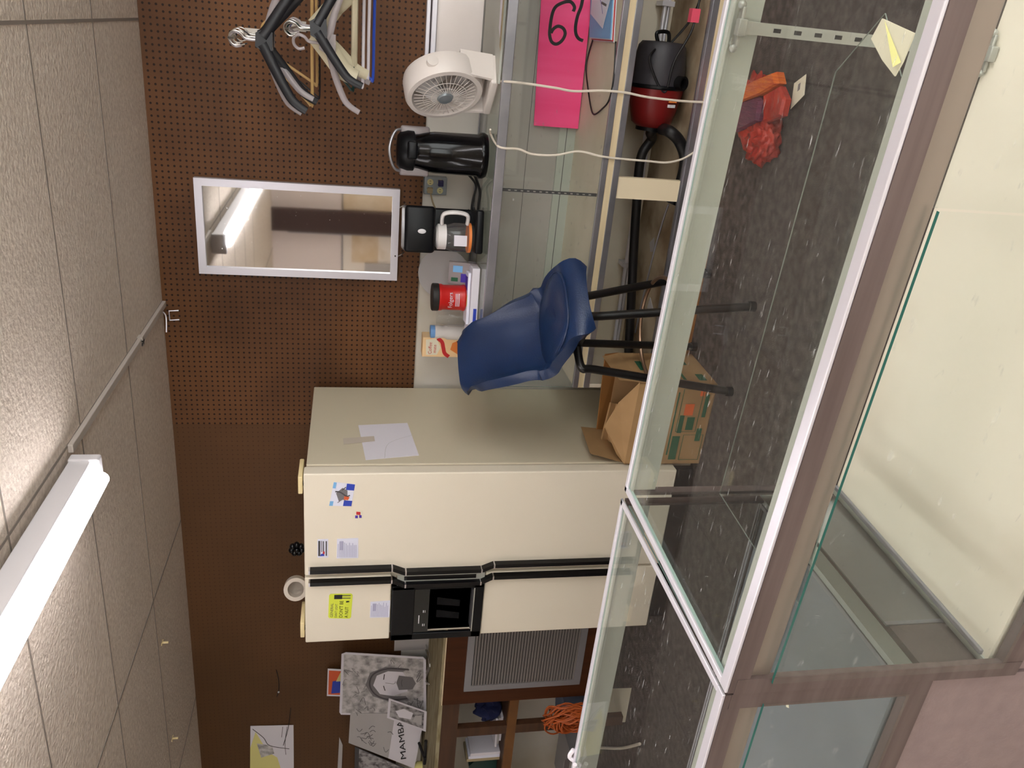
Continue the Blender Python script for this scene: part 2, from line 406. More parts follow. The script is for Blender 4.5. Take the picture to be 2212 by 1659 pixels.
# what the mirror shows of the opposite wall
b = MB(); b.box(-2.27, -2.02, YF, YF+.1, 0, ZC); structure('trim_1', b, 'brown_post')
b = MB(); b.box(-3.4, -1.45, YF, YF+.02, 1.62, ZC); structure('trim_2', b, 'far_panel')
b = MB(); b.box(-3.3, -2.62, YF, YF+.03, 0, 1.35); structure('trim_3', b, 'case_grey')
b = MB(); b.box(-2.01, -1.86, YF, YF+.006, 1.05, 1.62); b.box(-2.62, -2.28, YF, YF+.006, 1.2, 1.5); b.box(-1.75, -1.2, YF, YF+.006, 1.0, 1.5); structure('trim_5', b, 'tan_patch')
b = MB(); b.box(-2.30, -2.28, YF, YF+.03, 0, 2.2); b.box(-3.0, -1.2, YF, YF+.01, 1.60, 1.612); structure('trim_6', b, 'grille_grey')
b = MB(); b.box(X0, X1, YW-.006, YW-.001, ZC-.012, ZC); structure('trim_4', b, 'case_cream')
b = MB(); b.box(-5.4, -1.45, YW-.012, YW, 0, .09); structure('baseboard_back', b, 'dark_grey')

SEAM = -1.924
b = MB(); b.box(SEAM, X1, YW-.014, YW-.002, 1.2, ZC-.001)
tag(b.build('pegboard', 'pegboard_dark'), 'dark brown pegboard sheet with rows of holes, carrying the mirror and hangers', 'pegboard')
b = MB(); b.box(X0, SEAM-.002, YW-.012, YW-.002, 1.2, ZC-.001)
tag(b.build('pegboard', 'pegboard_tan'), 'plain tan brown pegboard sheet above and left of the refrigerator', 'pegboard')

# ------------------------------------------------------------------ ceiling lamps
def fixture(loc, label, tubes=1, length=2.44):
    t = thing('fluorescent_light', label, 'ceiling light', loc)
    b = MB(); b.box(-.055, .055, 0, length, -.075, -.012, .004); b.build('housing', 'lamp_white', t)
    for y in (0, length-.03):
        b = MB(); b.box(-.062, .062, y-.004, y+.034, -.098, -.010, .006); b.build('end_cap', 'lamp_white', t)
    b = MB(); b.lathe([(.024, .036), (.024, length-.04)], 20, Matrix.Translation((.0, 0, -.101)) @ Matrix.Rotation(-PI/2, 4, 'X'))
    b.build('tube', 'tube_glow', t, smooth=True)
    for y in (.3, length-.3):
        b = MB(); b.box(-.02, .02, y-.02, y+.02, -.013, 0); b.build('hanger_bracket', 'lamp_white', t)
    return t
fixture((-1.375, -.06, ZC), 'long white fluorescent strip light on the ceiling beside the grey raceway')
fixture((1.25, -.3, ZC), 'added white fluorescent strip light, out of view over the aisle')  # extra lamp added out of view to light the right side
fixture((-3.9, -1.2, ZC), 'added white fluorescent strip light, out of view at the far left', length=2.44)  # extra lamp added out of view to light the left side
b = MB(); b.box(-.014, .014, 2.39, YW-.014, -.016, 0, .003); b.box(-.02, .02, 3.30, 3.33, -.02, 0)
t = at_base(b, 'cable_raceway', 'raceway_grey', (-1.30, 0, ZC-.001)); tag(t, 'narrow grey raceway running along the ceiling from strip light to pegboard', 'cable raceway')
b = MB(); b.tube(crv([(-1.335, 3.77, 2.366), (-1.36, 3.77, 2.355), (-1.42, 3.73, 2.35)]), .003, 6)
b.tube([(-1.33, YW-.02, 2.30), (-1.33, YW-.03, 2.34), (-1.375, YW-.03, 2.34), (-1.375, YW-.02, 2.30)], .003, 6)
tag(b.build('wire_staple', 'aluminium'), 'small white wire staple at the top of the pegboard below the raceway', 'staple')
b = MB(); c = Vector((-1.303, 3.31, ZC-.018))
for k in range(5):
    a = 2*PI*k/5+.3; b.tube([c, c+Vector((math.cos(a)*.02, math.sin(a)*.028, -.002))], [.006, .001], 6)
tag(b.build('ceiling_ornament', 'ink'), 'tiny black star shaped clip stuck under the ceiling raceway', 'clip')
for (px, py_), lab in (((350, 1388), 'small yellowish plastic hook on the ceiling tile, the one nearer the refrigerator'), ((372, 1595), 'small yellowish plastic hook on the ceiling tile, the one farther left')):
    p = onz(px, py_, ZC); b = MB(); b.box(-.004, .004, -.018, .018, -.003, 0); b.box(-.004, .004, -.003, .003, -.028, 0)
    t = at_base(b, 'ceiling_hook', 'hinge_cream', (p.x, p.y, ZC)); tag(t, lab, 'hook', 'yellow ceiling hooks')

# ================================================================== FRONT SHOWCASES
def pane(b, x0, x1, y0, y1, z0, z1, top_only=False):
    """glass sheet: big faces index 0, narrow polished edges index 1"""
    d = [x1-x0, y1-y0, z1-z0]; k = d.index(min(d))
    vs = [(x0,y0,z0),(x1,y0,z0),(x1,y1,z0),(x0,y1,z0),(x0,y0,z1),(x1,y0,z1),(x1,y1,z1),(x0,y1,z1)]
    fs = [((0,3,2,1), 2), ((4,5,6,7), 2), ((0,1,5,4), 1), ((2,3,7,6), 1), ((1,2,6,5), 0), ((3,0,4,7), 0)]
    o = len(b.v)
    for p in vs: b.v.append(Vector(p))
    for q_, (f, ax) in enumerate(fs): b.f.append([o+i for i in f]); b.m.append(0 if ax == k or (top_only and q_ != 1) else 1)
H = .965
def showcase(label, loc, rz, L, W, zd, x_sign, deckmat, shelf=None):
    """front at y=0, back at y=W, runs from x=0 to x_sign*L ; glass above zd"""
    t = thing('glass_showcase', label, 'display case', loc, rz)
    def bx(b, xa, xb, *r, **k):
        xa, xb = xa*x_sign, xb*x_sign; b.box(min(xa, xb), max(xa, xb), *r, **k)
    b = MB(); bx(b, .0, L, .012, W, 0, zd-.045); bx(b, .002, L, .004, .014, 0, zd-.035)
    plab(b.build('base', 'mauve', t), 'mauve painted base panel')
    b = MB(); bx(b, .008, L-.008, .018, W-.022, zd-.012, zd); b.build('deck', deckmat, t)
    b = MB(); bx(b, -.0015, .0015, .13, W-.005, .30, zd-.04); b.mi = 1; bx(b, -.0025, .0015, .122, .130, .30, zd-.04)
    plab(b.build('end_side', ['grey_side', 'aluminium'], t), 'grey side panel with pale corner strip')
    b = MB()                                                           # outer bronze rails
    bx(b, 0, L, -.004, .004, H-.030, H-.001); bx(b, 0, L, -.004, .012, zd-.042, zd-.004)
    bx(b, -.002, .028, -.005, .006, zd-.04, H-.01); bx(b, L-.028, L, -.005, .006, zd-.04, H-.01)
    bx(b, 0, .006, W-.02, W, zd-.04, H-.005)
    b.build('bronze_rail', 'bronze_frame', t)
    b = MB()
    bx(b, 0, L, -.003, .017, H-.001, H+.004, bev=.0015); bx(b, 0, .013, .017, W, H-.001, H+.004, bev=.0015)
    bx(b, 0, L, W-.012, W, H-.001, H+.004, bev=.0015); bx(b, L-.013, L, .017, W-.012, H-.001, H+.004, bev=.0015)
    plab(b.build('top_trim', 'aluminium', t), 'bright metal top trim')
    b = MB(); bx(b, .006, L-.006, .003, .016, H-.068, H-.030, bev=.005); b.build('front_lip', 'grey_lip', t, smooth=True)
    b = MB(); bx(b, .013, L-.013, .017, .045, H-.010, H-.008); bx(b, .008, L-.008, W-.012, W-.006, H-.058, H-.003)
    bx(b, .008, L-.008, W-.022, W-.012, H-.008, H-.003)
    b.build('inner_rail', 'pale_rail', t)
    b = MB(); bx(b, -.002, .010, .012, W, zd-.030, zd+.004); b.build('end_rail', 'pale_rail', t)
    b = MB(); bx(b, .010, .020, .03, W-.01, zd, zd+.007, bev=.002); b.build('deck_edge_trim', 'grille_grey', t)
    b = MB(); bx(b, .01, L-.01, W-.022, W, zd-.012, zd+.004); b.mi = 1
    for y in (W-.018, W-.009): bx(b, .01, L-.01, y, y+.0015, zd+.004, zd+.007)
    b.build('rear_track', ['dark_track', 'aluminium'], t)
    b = MB(); xa, xb = sorted((.012*x_sign, (L-.012)*x_sign)); pane(b, xa, xb, .016, W-.011, H-.007, H+.001)
    plab(b.build('top_glass', ['glass_old', 'mint_edge'], t), 'scratched glass top')
    b = MB()
    for (a, c, y) in ((.02, .745, -.009), (.745, L-.02, .008)):
        xa, xb = sorted((a*x_sign, c*x_sign)); pane(b, xa, xb, y, y+.005, zd-.004, H-.066 if y < 0 else H-.03, True)
    b.build('front_glass', ['glass', 'teal_edge'], t)
    b = MB(); xa, xb = sorted((.003*x_sign, .008*x_sign)); pane(b, xa, xb, .02, W-.02, zd, H-.008, True); b.build('end_glass', ['glass', 'mint_edge'], t)
    return t, bx
ang1 = math.radians(-4.1)
case1, bx1 = showcase('nearer glass display case with cream deck and clear shelf, right of the joint', (-.882, .85, 0), ang1, 1.83, .52, .50, 1, 'cream_deck')
def loc1(p):   # world -> case frame
    d = Vector(p) - Vector((-.882, .85, 0)); c, s = math.cos(-ang1), math.sin(-ang1)
    return Vector((c*d.x - s*d.y, s*d.x + c*d.y, d.z))
# shelf standard with slots, brackets and screws
b = MB(); b.box(.875, .893, .488, .496, .503, .95); b.mi = 1
for k in range(9): b.box(.881, .887, .4872, .4879, .60+k*.035, .612+k*.035)
plab(b.build('shelf_standard', ['standard_metal', 'ink'], case1), 'slotted metal shelf standard')
for z in (.944, .503):
    b = MB(); b.box(.855, .913, .485, .500, z, z+.006, .002); b.box(.872, .896, .475, .490, z-.002, z+.012, .002)
    for x in (.853, .915): b.ball((x, .492, z+.006), .0065)
    b.build('standard_bracket', 'standard_metal', case1, smooth=True)
b = MB(); pts = [loc1(onz(x, y, .78)) for x, y in ((1553, 1066), (1803, 155), (1910, 28))]
zs = .78
poly = [(.022, .458), (.86, .458), (.945, .365), (.868, .285), (.868, .10), (.022, .10)]
poly = [pts[0], pts[1], pts[2], loc1(onz(1945, 165, .78)), loc1(onz(2010, 260, .78)), Vector((.03, .14, .78))+Vector((0, 0, 0)), loc1(onz(1630, 1187, .78))]
b.prism([Vector((p[0], min(p[1], .485), .777)) for p in poly], (0, 0, .0022)); n = len(poly)
for i in range(len(b.m)): b.m[i] = 0 if i < 2 else 1
plab(b.build('glass_shelf', ['glass', 'shelf_edge'], case1), 'clear glass shelf with clipped corners')
sh = [onz(x, y, .79) for x, y in ((1908, 40), (1978, 72), (1952, 135), (1935, 165), (1908, 130), (1884, 84))]
b = MB(); b.prism(sh, (0, 0, .002)); b.mi = 1; q = [sh[0].lerp(sh[1], .1)+Vector((0, 0, .003)), sh[3].lerp(sh[2], .6)+Vector((0, 0, .012)), sh[2]+Vector((0, 0, .004))]
b.add(q, [(0, 1, 2)])
tag(b.build('folded_note', ['paper_warm', 'yellow_pencil']), 'pale yellow folded note lying on the clear shelf inside the nearer case', 'paper')

ang2 = math.radians(-2.0)
case2, bx2 = showcase('shallower glass display case with slate deck, left of the joint', (-.889, .853, 0), ang2, 1.83, .525, .65, -1, 'slate_deck')
b = MB(); p = onz(1240, 1636, H+.006)
b.tube(crv([(p.x+.012, p.y+.012, H+.006), (p.x-.014, p.y+.014, H+.012), (p.x-.03, p.y+.004, H-.012), (p.x-.022, p.y-.012, H+.004), (p.x-.006, p.y-.016, H+.007)], 6), .0055, 8)
tag(b.build('corner_clip', 'hang_white', smooth=True), 'white plastic loop clip hooked on the rear rim of the shallower case', 'clip')
b = MB(); b.add([(-.93, .885, .6515), (-.915, .885, .6515), (-.905, .875, .6515), (-.92, .872, .6515)], [(0, 1, 2, 3)])
p = onz(1700, 1517, .652); b = MB(); b.box(-.010, .010, -.005, .005, 0, .001)
tag(at_base(b, 'paper_scrap', 'paper_warm', (p.x, p.y, .651), .6), 'tiny cream paper scrap lying on the slate deck', 'scrap')

# ================================================================== FLOOR THINGS BEHIND THE CASES
# cardboard box
t = thing('cardboard_box', 'brown cardboard carton with green and orange print on the carpet by the refrigerator', 'box', (-1.682, 2.935, 0), math.radians(-3))
b = MB(); w, d, h = .395, .30, .345
for a in ((0, w, 0, .004, 0, h), (0, w, d-.004, d, 0, h), (0, .004, 0, d, 0, h), (w-.004, w, 0, d, 0, h), (0, w, 0, d, 0, .004)): b.box(*a)
b.build('carton', 'card_brown', t)
def flap(pts, m='card_brown', lab=None):
    b = MB(); b.prism([Vector(p) for p in pts], (0, .003, .002)); o = b.build('flap', m, t)
    if lab: plab(o, lab)
flap([(0, 0, h), (w, 0, h), (w-.12, .05, h+.055), (.16, .05, h+.10), (.03, .03, h+.03)])
flap([(w, .01, h), (w, d, h), (w-.01, d-.02, h+.08), (w-.012, .05, h+.07)])
flap([(0, .01, h), (0, d, h), (.03, d-.03, h+.13), (.035, .03, h+.15)], 'card_brown')
flap([(0, d, h), (w, d, h), (w, d-.02, h+.07), (0, d-.02, h+.05)], 'card_inner', 'flap showing its darker inside')
S = Sheet([Vector((0, -.0005, h)), Vector((w, -.0005, h)), Vector((w, -.0005, 0)), Vector((0, -.0005, 0))], .0003)
S.n = Vector((0, -1, 0))
for i, (u0, v0, u1, v1, m) in enumerate([(.10, .30, .40, .335, 0), (.55, .30, .82, .335, 0), (.08, .40, .92, .425, 0), (.12, .46, .90, .48, 0), (.12, .52, .90, .54, 0),
        (.06, .56, .36, .66, 0), (.40, .60, .62, .66, 0), (.62, .64, .76, .76, 1), (.14, .28, .22, .40, 1), (.45, .33, .72, .38, 1), (.30, .86, .46, .93, 0), (.60, .88, .88, .93, 0), (.44, .70, .60, .80, 0), (.86, .80, .93, .86, 1)]):
    S.r(u0, v0, u1, v1, m)
for k in range(2):
    u0, u1 = ((.42, .94), (.06, .38))[k]; v0, v1 = ((.58, .84), (.70, .96))[k]
    S.stroke([(u0, v0), (u1, v0), (u1, v1), (u0, v1), (u0, v0)], .003, 0, n=1)
plab(S.mb.build('printed_front', ['print_green', 'print_orange'], t), 'green and orange printing')
S = Sheet([Vector((w+.0005, 0, h)), Vector((w+.0005, d, h)), Vector((w+.0005, d, 0)), Vector((w+.0005, 0, 0))], .0003); S.n = Vector((1, 0, 0))
for q in ((.12, .5, .5, .54), (.12, .6, .5, .64), (.6, .5, .72, .8), (.1, .8, .3, .9), (.4, .12, .7, .2), (.12, .15, .3, .22)): S.r(*q, 0)
plab(S.mb.build('printed_side', 'print_green', t), 'green printing')
b = MB(); b.box(-.005, .17, -.09, .08, 0, .010); b.box(-.005, .17, .07, .08, 0, .04); o = at_base(b, 'cardboard_tray', ['card_brown'], (-1.655, 3.07, .335), math.radians(20))
o.rotation_euler = (math.radians(22), math.radians(12), math.radians(18)); tag(o, 'small open cardboard tray tilted on top of the printed carton', 'box')

# red bag
c = onz(1650, 250, .0); c = Vector((c.x, c.y, 0))
t = thing('plastic_bag', 'red translucent plastic bag of packets on the carpet with a paper tag', 'bag', c, math.radians(48))
b = MB(); bm = bmesh.new(); bmesh.ops.create_icosphere(bm, subdivisions=5, radius=1)
for v in bm.verts:
    p = v.co.copy(); q = Vector((p.x*.15, p.y*.115, p.z*.036))
    n1 = noise.noise(p*2.3)*.35 + noise.noise(p*6)*.16 + noise.noise(p*13)*.08
    q *= 1 + n1; q.z = max(q.z+.036, .002); v.co = q
b.bm(bm); b.build('bag_skin', 'bag_red', t, smooth=True, angle=180)
b = MB(); bm = bmesh.new(); bmesh.ops.create_icosphere(bm, subdivisions=4, radius=1)
for v in bm.verts:
    p = v.co.copy(); v.co = Vector((-.14+p.x*.075, -.02+p.y*.085, .04+p.z*.045))*1; v.co += p*(noise.noise(p*4)*.03+noise.noise(p*11)*.012); v.co.z = max(v.co.z, .002)
b.bm(bm); plab(b.build('bag_bunch', 'bag_red', t, smooth=True, angle=180), 'crumpled red bunch of bag')
def packet(px, zt, m, lab, tilt=0):
    P_ = [onz(x-8, y, zt) for x, y in px]; P0 = [Vector((p.x, p.y, .055)) for p in P_]; n_ = len(P_); cc = sum(P_, Vector())/n_
    b = MB(); mid = [p.lerp(cc, .12)+Vector((0, 0, .010)) for p in P_]
    b.add(P0+P_+mid, [tuple(range(n_))[::-1]] + [(i, (i+1) % n_, n_+(i+1) % n_, n_+i) for i in range(n_)] + [(n_+i, n_+(i+1) % n_, 2*n_+(i+1) % n_, 2*n_+i) for i in range(n_)] + [tuple(range(2*n_, 3*n_))])
    adopt(plab(b.build('packet', m, smooth=False), lab), t)
packet([(1588, 206), (1640, 174), (1686, 155), (1692, 180), (1652, 204), (1588, 228)], .082, 'bag_orange', 'orange ribbed packet')
packet([(1583, 230), (1650, 208), (1656, 216), (1648, 262), (1600, 286), (1578, 268)], .075, 'bag_plum', 'plum ribbed packet')
packet([(1660, 206), (1694, 186), (1706, 214), (1698, 250), (1660, 264)], .075, 'bag_red', 'clear red packet')
q = [onz(x, y, .035) for x, y in ((1742, 160), (1738, 205), (1708, 236), (1716, 180))]
S = Sheet(q, .001).base(0); S.r(.2, .4, .5, .6, 1)
tag(S.mb.build('paper_tag', ['paper_warm', 'ink_soft']), 'cream paper tag lying on the carpet beside the red bag', 'tag')
# mop-like red stick and black handle behind it
b = MB(); a, c2 = onz(1622, 0, .02), onz(1606, 185, .02)
b.tube([a+(a-c2)*.2, c2], .012, 10); tag(b.build('red_rod', 'red_stick', smooth=True), 'dull red rod lying on the carpet behind the red bag', 'rod')
b = MB(); a, c2 = onz(1640, -60, .03), onz(1634, 32, .03); b.tube([a, c2], .018, 10)
tag(b.build('handle_grip', 'black_plastic', smooth=True), 'black cylindrical handle end on the carpet under the shelf standard', 'handle')
q = [onz(x, y, .004) for x, y in ((1305, 1488), (1364, 1486), (1350, 1560), (1291, 1562))]
b = MB(); b.prism([Vector((p.x, p.y, .003)) for p in q], (0, 0, .001)); tag(b.build('paper_sheet', 'paper_warm'), 'pale square paper sheet lying on the floor behind the shallower case', 'paper')
b = MB(); b.tube(crv([onz(x, y, .008) for x, y in ((1272, 1614), (1310, 1616), (1345, 1616), (1382, 1607))]), .008, 8)
tag(b.build('white_cord_piece', 'cord_white', smooth=True), 'short piece of white cord on the floor at the left', 'cord')

# ================================================================== REFRIGERATOR
FX0, FX1, FY, FB, FT = -2.545, -1.69, 2.955, 3.735, 1.69
t = thing('refrigerator', 'cream side by side refrigerator with black handles and ice dispenser', 'refrigerator', ((FX0+FX1)/2, FY-.06, 0))
ox, oy = (FX0+FX1)/2, FY-.06
def fb(b, x0, x1, y0, y1, z0, z1, bev=0): b.box(x0-ox, x1-ox, y0-oy, y1-oy, z0, z1, bev)
b = MB(); fb(b, FX0+.005, FX1, FY+.012, FB, .02, FT, .004); plab(b.build('cabinet', 'fridge_side', t), 'beige cabinet shell')
b = MB(); fb(b, FX0+.01, FX1-.006, FY, FY+.013, .11, FT-.004); b.build('gasket', 'gasket', t)
b = MB(); fb(b, FX0+.02, FX1-.02, FY-.02, FY+.02, .02, .105); plab(b.build('kick_grille', 'black_plastic', t), 'black kick grille')
DX = -2.192; YD = FY-.062
dr = MB(); fb(dr, DX+.006, FX1-.001, YD, FY, .115, FT+.008, .006); door_r = dr.build('door', 'fridge_front', t)
DZ0, DZ1 = .925, 1.33
dl = MB(); fb(dl, FX0, DX-.006, YD, FY, .115, DZ0-.004, .005); fb(dl, FX0, DX-.006, YD, FY, DZ1+.004, FT+.008, .005); fb(dl, FX0+.01, DX-.012, YD+.03, FY, DZ0-.02, DZ1+.02)
door_l = dl.build('door', 'fridge_front', t)
# handles: long black bars with chrome end blocks, jogged outward beside the dispenser
def handle(parent, xs, xm, name='handle'):
    b = MB(); yo = YD-.028
    def seg(x0, z0, x1, z1, w=.009):
        b.prism([Vector((x0-w-ox, yo-oy, z0)), Vector((x0+w-ox, yo-oy, z0)), Vector((x1+w-ox, yo-oy, z1)), Vector((x1-w-ox, yo-oy, z1))], (0, .03, 0))
    b.mi = 0; seg(xs, .34, xs, DZ0-.03); seg(xs, DZ0-.03, xm, DZ0+.02); seg(xm, DZ0+.02, xm, DZ1-.05); seg(xm, DZ1-.05, xs, DZ1); seg(xs, DZ1, xs, 1.675)
    b.mi = 1
    for (x, z) in ((xs, 1.678), (xs, DZ1+.004), (xm, DZ1-.055), (xm, DZ0+.02), (xs, DZ0-.034), (xs, .337)):
        b.box(x-.0092-ox, x+.0092-ox, yo-.001-oy, yo+.03-oy, z-.003, z+.003)
    b.box(xs-.0105-ox, xs-.009-ox, yo+.004-oy, yo+.03-oy, DZ1, 1.67)
    return plab(b.build(name, ['handle_black', 'chrome'], parent), 'black bar handle with chrome ends')
handle(door_r, -2.150, -2.172); handle(door_l, -2.212, -2.238)
b = MB(); fb(b, -2.252, -2.196, YD-.006, YD+.002, DZ0+.0, DZ1-.02, .002); b.mi = 1; fb(b, -2.222, -2.202, YD-.0075, YD-.005, DZ0+.04, DZ1-.05); b.build('handle_recess', ['pale_rail', 'handle_black'], door_l)
# dispenser
D = MB(); x0, x1 = FX0-.002, DX-.058
fb(D, x0, x1, YD-.014, YD+.002, DZ1-.10, DZ1, .004); fb(D, x0, x1, YD-.014, YD+.002, DZ0, DZ0+.045, .004)
fb(D, x0, x0+.035, YD-.014, YD+.002, DZ0, DZ1, .004); fb(D, x1-.022, x1, YD-.014, YD+.002, DZ0, DZ1, .004)
fb(D, x0+.02, x1-.01, YD+.03, YD+.034, DZ0, DZ1); disp = D.build('dispenser', 'black_plastic', t); disp.name = 'dispenser'
b = MB(); fb(b, x0+.034, x1-.02, YD-.008, YD+.002, DZ1-.165, DZ1-.10); b.mi = 1
fb(b, -2.46, -2.415, YD-.0095, YD-.008, DZ1-.125, DZ1-.121)
for xx in (-2.475, -2.40): fb(b, xx, xx+.012, YD-.0095, YD-.008, DZ1-.143, DZ1-.14); fb(b, xx, xx+.012, YD-.0095, YD-.008, DZ1-.150, DZ1-.148)
b.build('control_panel', ['dispenser_dark', 'lamp_white'], disp)
b = MB(); fb(b, x0+.05, x1-.03, YD-.012, YD+.03, DZ0+.045, DZ0+.05); b.mi = 1
fb(b, x0+.035, x1-.022, YD-.0155, YD-.013, DZ0+.040, DZ0+.044); b.build('drip_tray', ['dark_grey', 'pale_rail'], disp)
for xx in (-2.39, -2.46):
    b = MB(); b.prism([Vector((xx-ox, YD+.03-oy, DZ0+.2)), Vector((xx+.04-ox, YD+.03-oy, DZ0+.2)), Vector((xx+.036-ox, YD+.008-oy, DZ0+.1)), Vector((xx+.004-ox, YD+.008-oy, DZ0+.1))], (0, .003, 0)); b.build('lever', 'black_matte', disp)
for x in (FX1-.10, FX0+.02):
    b = MB(); fb(b, x, x+.08, YD+.01, YD+.16, FT+.012, FT+.03, .004); b.build('hinge_cover', 'hinge_cream', t, smooth=True)
    b = MB(); b.lathe([(.011, FT), (.011, FT+.022)], 12, Matrix.Translation((x+.04-ox, YD+.03-oy, 0))); b.build('hinge_pin', 'black_gloss', t)
# things on top of it
b = MB(); c = ony(642, 1186, 3.0)
for k in range(7):
    a = 2*PI*k/7; v = Vector((math.cos(a), 0, math.sin(a)))*.022
    b.ball(Vector((0, 0, .036))+v, .0135, 10, (1, 1.1, 1))
b.ball((0, -.008, .036), .012, 10)
tag(at_base(b, 'rosette_bow', 'black_gloss', (c.x, 3.0, FT+.009), smooth=True), 'shiny black ribbon rosette on top of the refrigerator', 'ornament')
b = MB(); c = ony(650, 1270, 3.05); Mx = Matrix.Translation((0, 0, .055)) @ Matrix.Rotation(math.radians(90), 4, 'X') @ Matrix.Rotation(.4, 4, 'Y')
prof = [(.035, -.024), (.052, -.024), (.052, .024), (.035, .024), (.035, -.024)]
b.lathe(prof, 32, Mx); tag(at_base(b, 'tape_roll', 'tape_roll', (c.x, 3.05, FT), smooth=True), 'roll of beige packing tape standing on the refrigerator', 'tape roll')
# papers on the doors
def on_door(pts, y=YD-.0005): return [ony(x, y_, y) for x, y_ in pts]
# corners are given as seen upright: top left, top right, bottom right, bottom left
S = Sheet(on_door([(711, 1092), (721, 1041), (767, 1046), (759, 1093)])).base(0)
S.r(0, .62, .25, 1, 1).r(.72, .62, 1, 1, 1).r(0, 0, .2, .16, 2).r(.75, 0, 1, .14, 2)
S.poly([(.2, .4), (.55, .2), (.8, .45), (.7, .7), (.4, .75)], 3).stroke([(.62, .15), (.6, .4), (.45, .7), (.5, .85)], .006, 4).poly([(.3, .6), (.45, .6), (.42, .85), (.28, .8)], 5)
S.stroke([(.15, .35), (.3, .55), (.25, .7)], .003, 3).stroke([(.7, .45), (.85, .6)], .004, 4)
tag(S.mb.build('photo_magnet', ['paper_cool', 'blue_print', 'sky_print', 'ink_soft', 'ink_mid', 'orange_print']), 'tilted blue and white picture card stuck on the refrigerator right door', 'magnet')
S = Sheet(on_door([(761, 1121), (762, 1101), (784, 1103), (785, 1121)])).base(0)
S.r(.1, .25, .42, .5, 1).r(.15, .62, .48, .85, 1).r(.5, .35, .85, .75, 2)
tag(S.mb.build('logo_sticker', ['paper_warm', 'violet_print', 'red_print']), 'tiny red and blue logo sticker below the picture card', 'sticker')
S = Sheet(on_door([(686, 1204), (686, 1165), (709, 1164), (709, 1204)])).base(0)
S.r(.08, .06, .92, .26, 1); S.r(.3, .34, .92, .42, 2).r(.28, .5, .9, .6, 1).r(.1, .76, .9, .88, 1).poly([(.08, .25), (.2, .3), (.26, .6), (.1, .65)], 3).poly([(.2, .5), (.36, .5), (.34, .68), (.2, .66)], 4)
tag(S.mb.build('business_card_magnet', ['paper_cool', 'ink_mid', 'ink_soft', 'blue_print', 'red_print']), 'small white business card magnet near the refrigerator door top', 'magnet')
for q, lab in (([(727, 1206), (728, 1164), (774, 1162), (774, 1205)], 'white instruction label on the refrigerator right door'), ([(799, 1334), (800, 1300), (843, 1297), (841, 1333)], 'white instruction label just above the ice dispenser')):
    S = Sheet(on_door(q)).base(0)
    for k in range(12):
        v = .05+k*.075; S.r(.06, v, .06+random.uniform(.6, .88), v+.028, 1)
    S.r(.45, .12, .9, .3, 1)
    tag(S.mb.build('instruction_label', ['paper_cool', 'ink_lilac']), lab, 'label', 'white refrigerator labels')
S = Sheet(on_door([(709, 1335), (711, 1283), (762, 1282), (758, 1336)])).base(0, [(.06, 0), (.94, 0), (1, .06), (1, .94), (.94, 1), (.06, 1), (0, .94), (0, .06)])
w = S.lu
S.text('GENERAL', .04, .20, .017, 2, sx=1.05).text("DAN'T LIGHT", .04, .38, .014, 2, sx=.85).text("DON'T BE", .04, .62, .021, 1, sx=.95).text('A NUT', .04, .86, .021, 1, sx=.9)
S.r(.80, .22, .97, .56, 1).r(.82, .56, .85, .92, 2).r(.92, .56, .95, .92, 2).poly([(.66, .74), (.72, .74), (.73, .86), (.68, .88)], 1)
tag(S.mb.build('warning_sticker', ['neon_yellow', 'ink', 'ink_mid']), 'bright yellow warning sticker with black lettering on the freezer door', 'sticker')
FXs = FX1+.0008
q = [onx(x, y, FXs) for x, y in ((790, 994), (774, 919), (880, 914), (905, 984))]
S = Sheet(q).base(0); S.stroke([(.0, .35), (.4, .5), (.6, 1)], .0015, 1); tag(S.mb.build('taped_paper', ['paper', 'paper_shade']), 'white sheet of paper taped on the refrigerator side', 'paper')
q = [onx(x, y, FXs+.0016) for x, y in ((742, 960), (741, 947), (808, 942), (810, 953))]
S = Sheet(q, .0004).base(0); tag(S.mb.build('tape_strip', 'tape_roll'), 'strip of tape holding paper on the refrigerator side', 'tape')
q = [onx(x, y, FXs) for x, y in ((667, 944), (664, 918), (683, 930), (675, 946))]

# ================================================================== BACK SHOWCASE
SY, SB = 3.24, 3.765; SXL, SXR = -1.455, 2.3
t = thing('counter_showcase', 'long low glass counter case along the back wall with open storage below', 'display case', (SXL, SY, 0))
def sb(b, x0, x1, y0, y1, z0, z1, bev=0): b.box(x0-SXL, x1-SXL, y0-SY, y1-SY, z0, z1, bev)
b = MB(); sb(b, SXL, SXR, SY-.004, SY+.012, H-.035, H+.003, .002); sb(b, SXL, SXR, SB-.012, SB, H-.03, H+.003); sb(b, SXL, SXL+.012, SY, SB, H-.03, H+.003)
plab(b.build('top_rail', 'brushed', t), 'brushed metal top rail')
b = MB(); pane(b, .012, SXR-SXL, .012, SB-SY-.012, H-.007, H); b.build('top_glass', ['glass', 'mint_edge'], t)
b = MB(); pane(b, .0, SXR-SXL, .0, .005, .53, H-.03); b.build('front_glass', ['glass', 'mint_edge'], t)
b = MB(); sb(b, SXL, SXR, SY+.01, SB-.02, .505, .525); b.build('deck', 'case_cream', t)
b = MB(); sb(b, SXL, SXR, SB-.03, SB-.02, .525, H-.03); b.mi = 1; sb(b, SXL, SXR, SB-.04, SB-.03, .525, .60); sb(b, SXL, SXR, SB-.045, SB-.03, H-.09, H-.03); b.mi = 2
sb(b, SXL, SXR, SB-.0405, SB-.04, .565, .568); sb(b, SXL, SXR, SB-.031, SB-.030, .74, .742)
b.build('rear_door', ['case_grey', 'pale_rail', 'ink_mid'], t)
b = MB(); sb(b, SXL, SXR, SY-.006, SY+.01, .508, .532, .002); sb(b, SXL, SXR, SY-.006, SY+.01, .455, .482, .002); b.build('front_band', 'brushed', t)
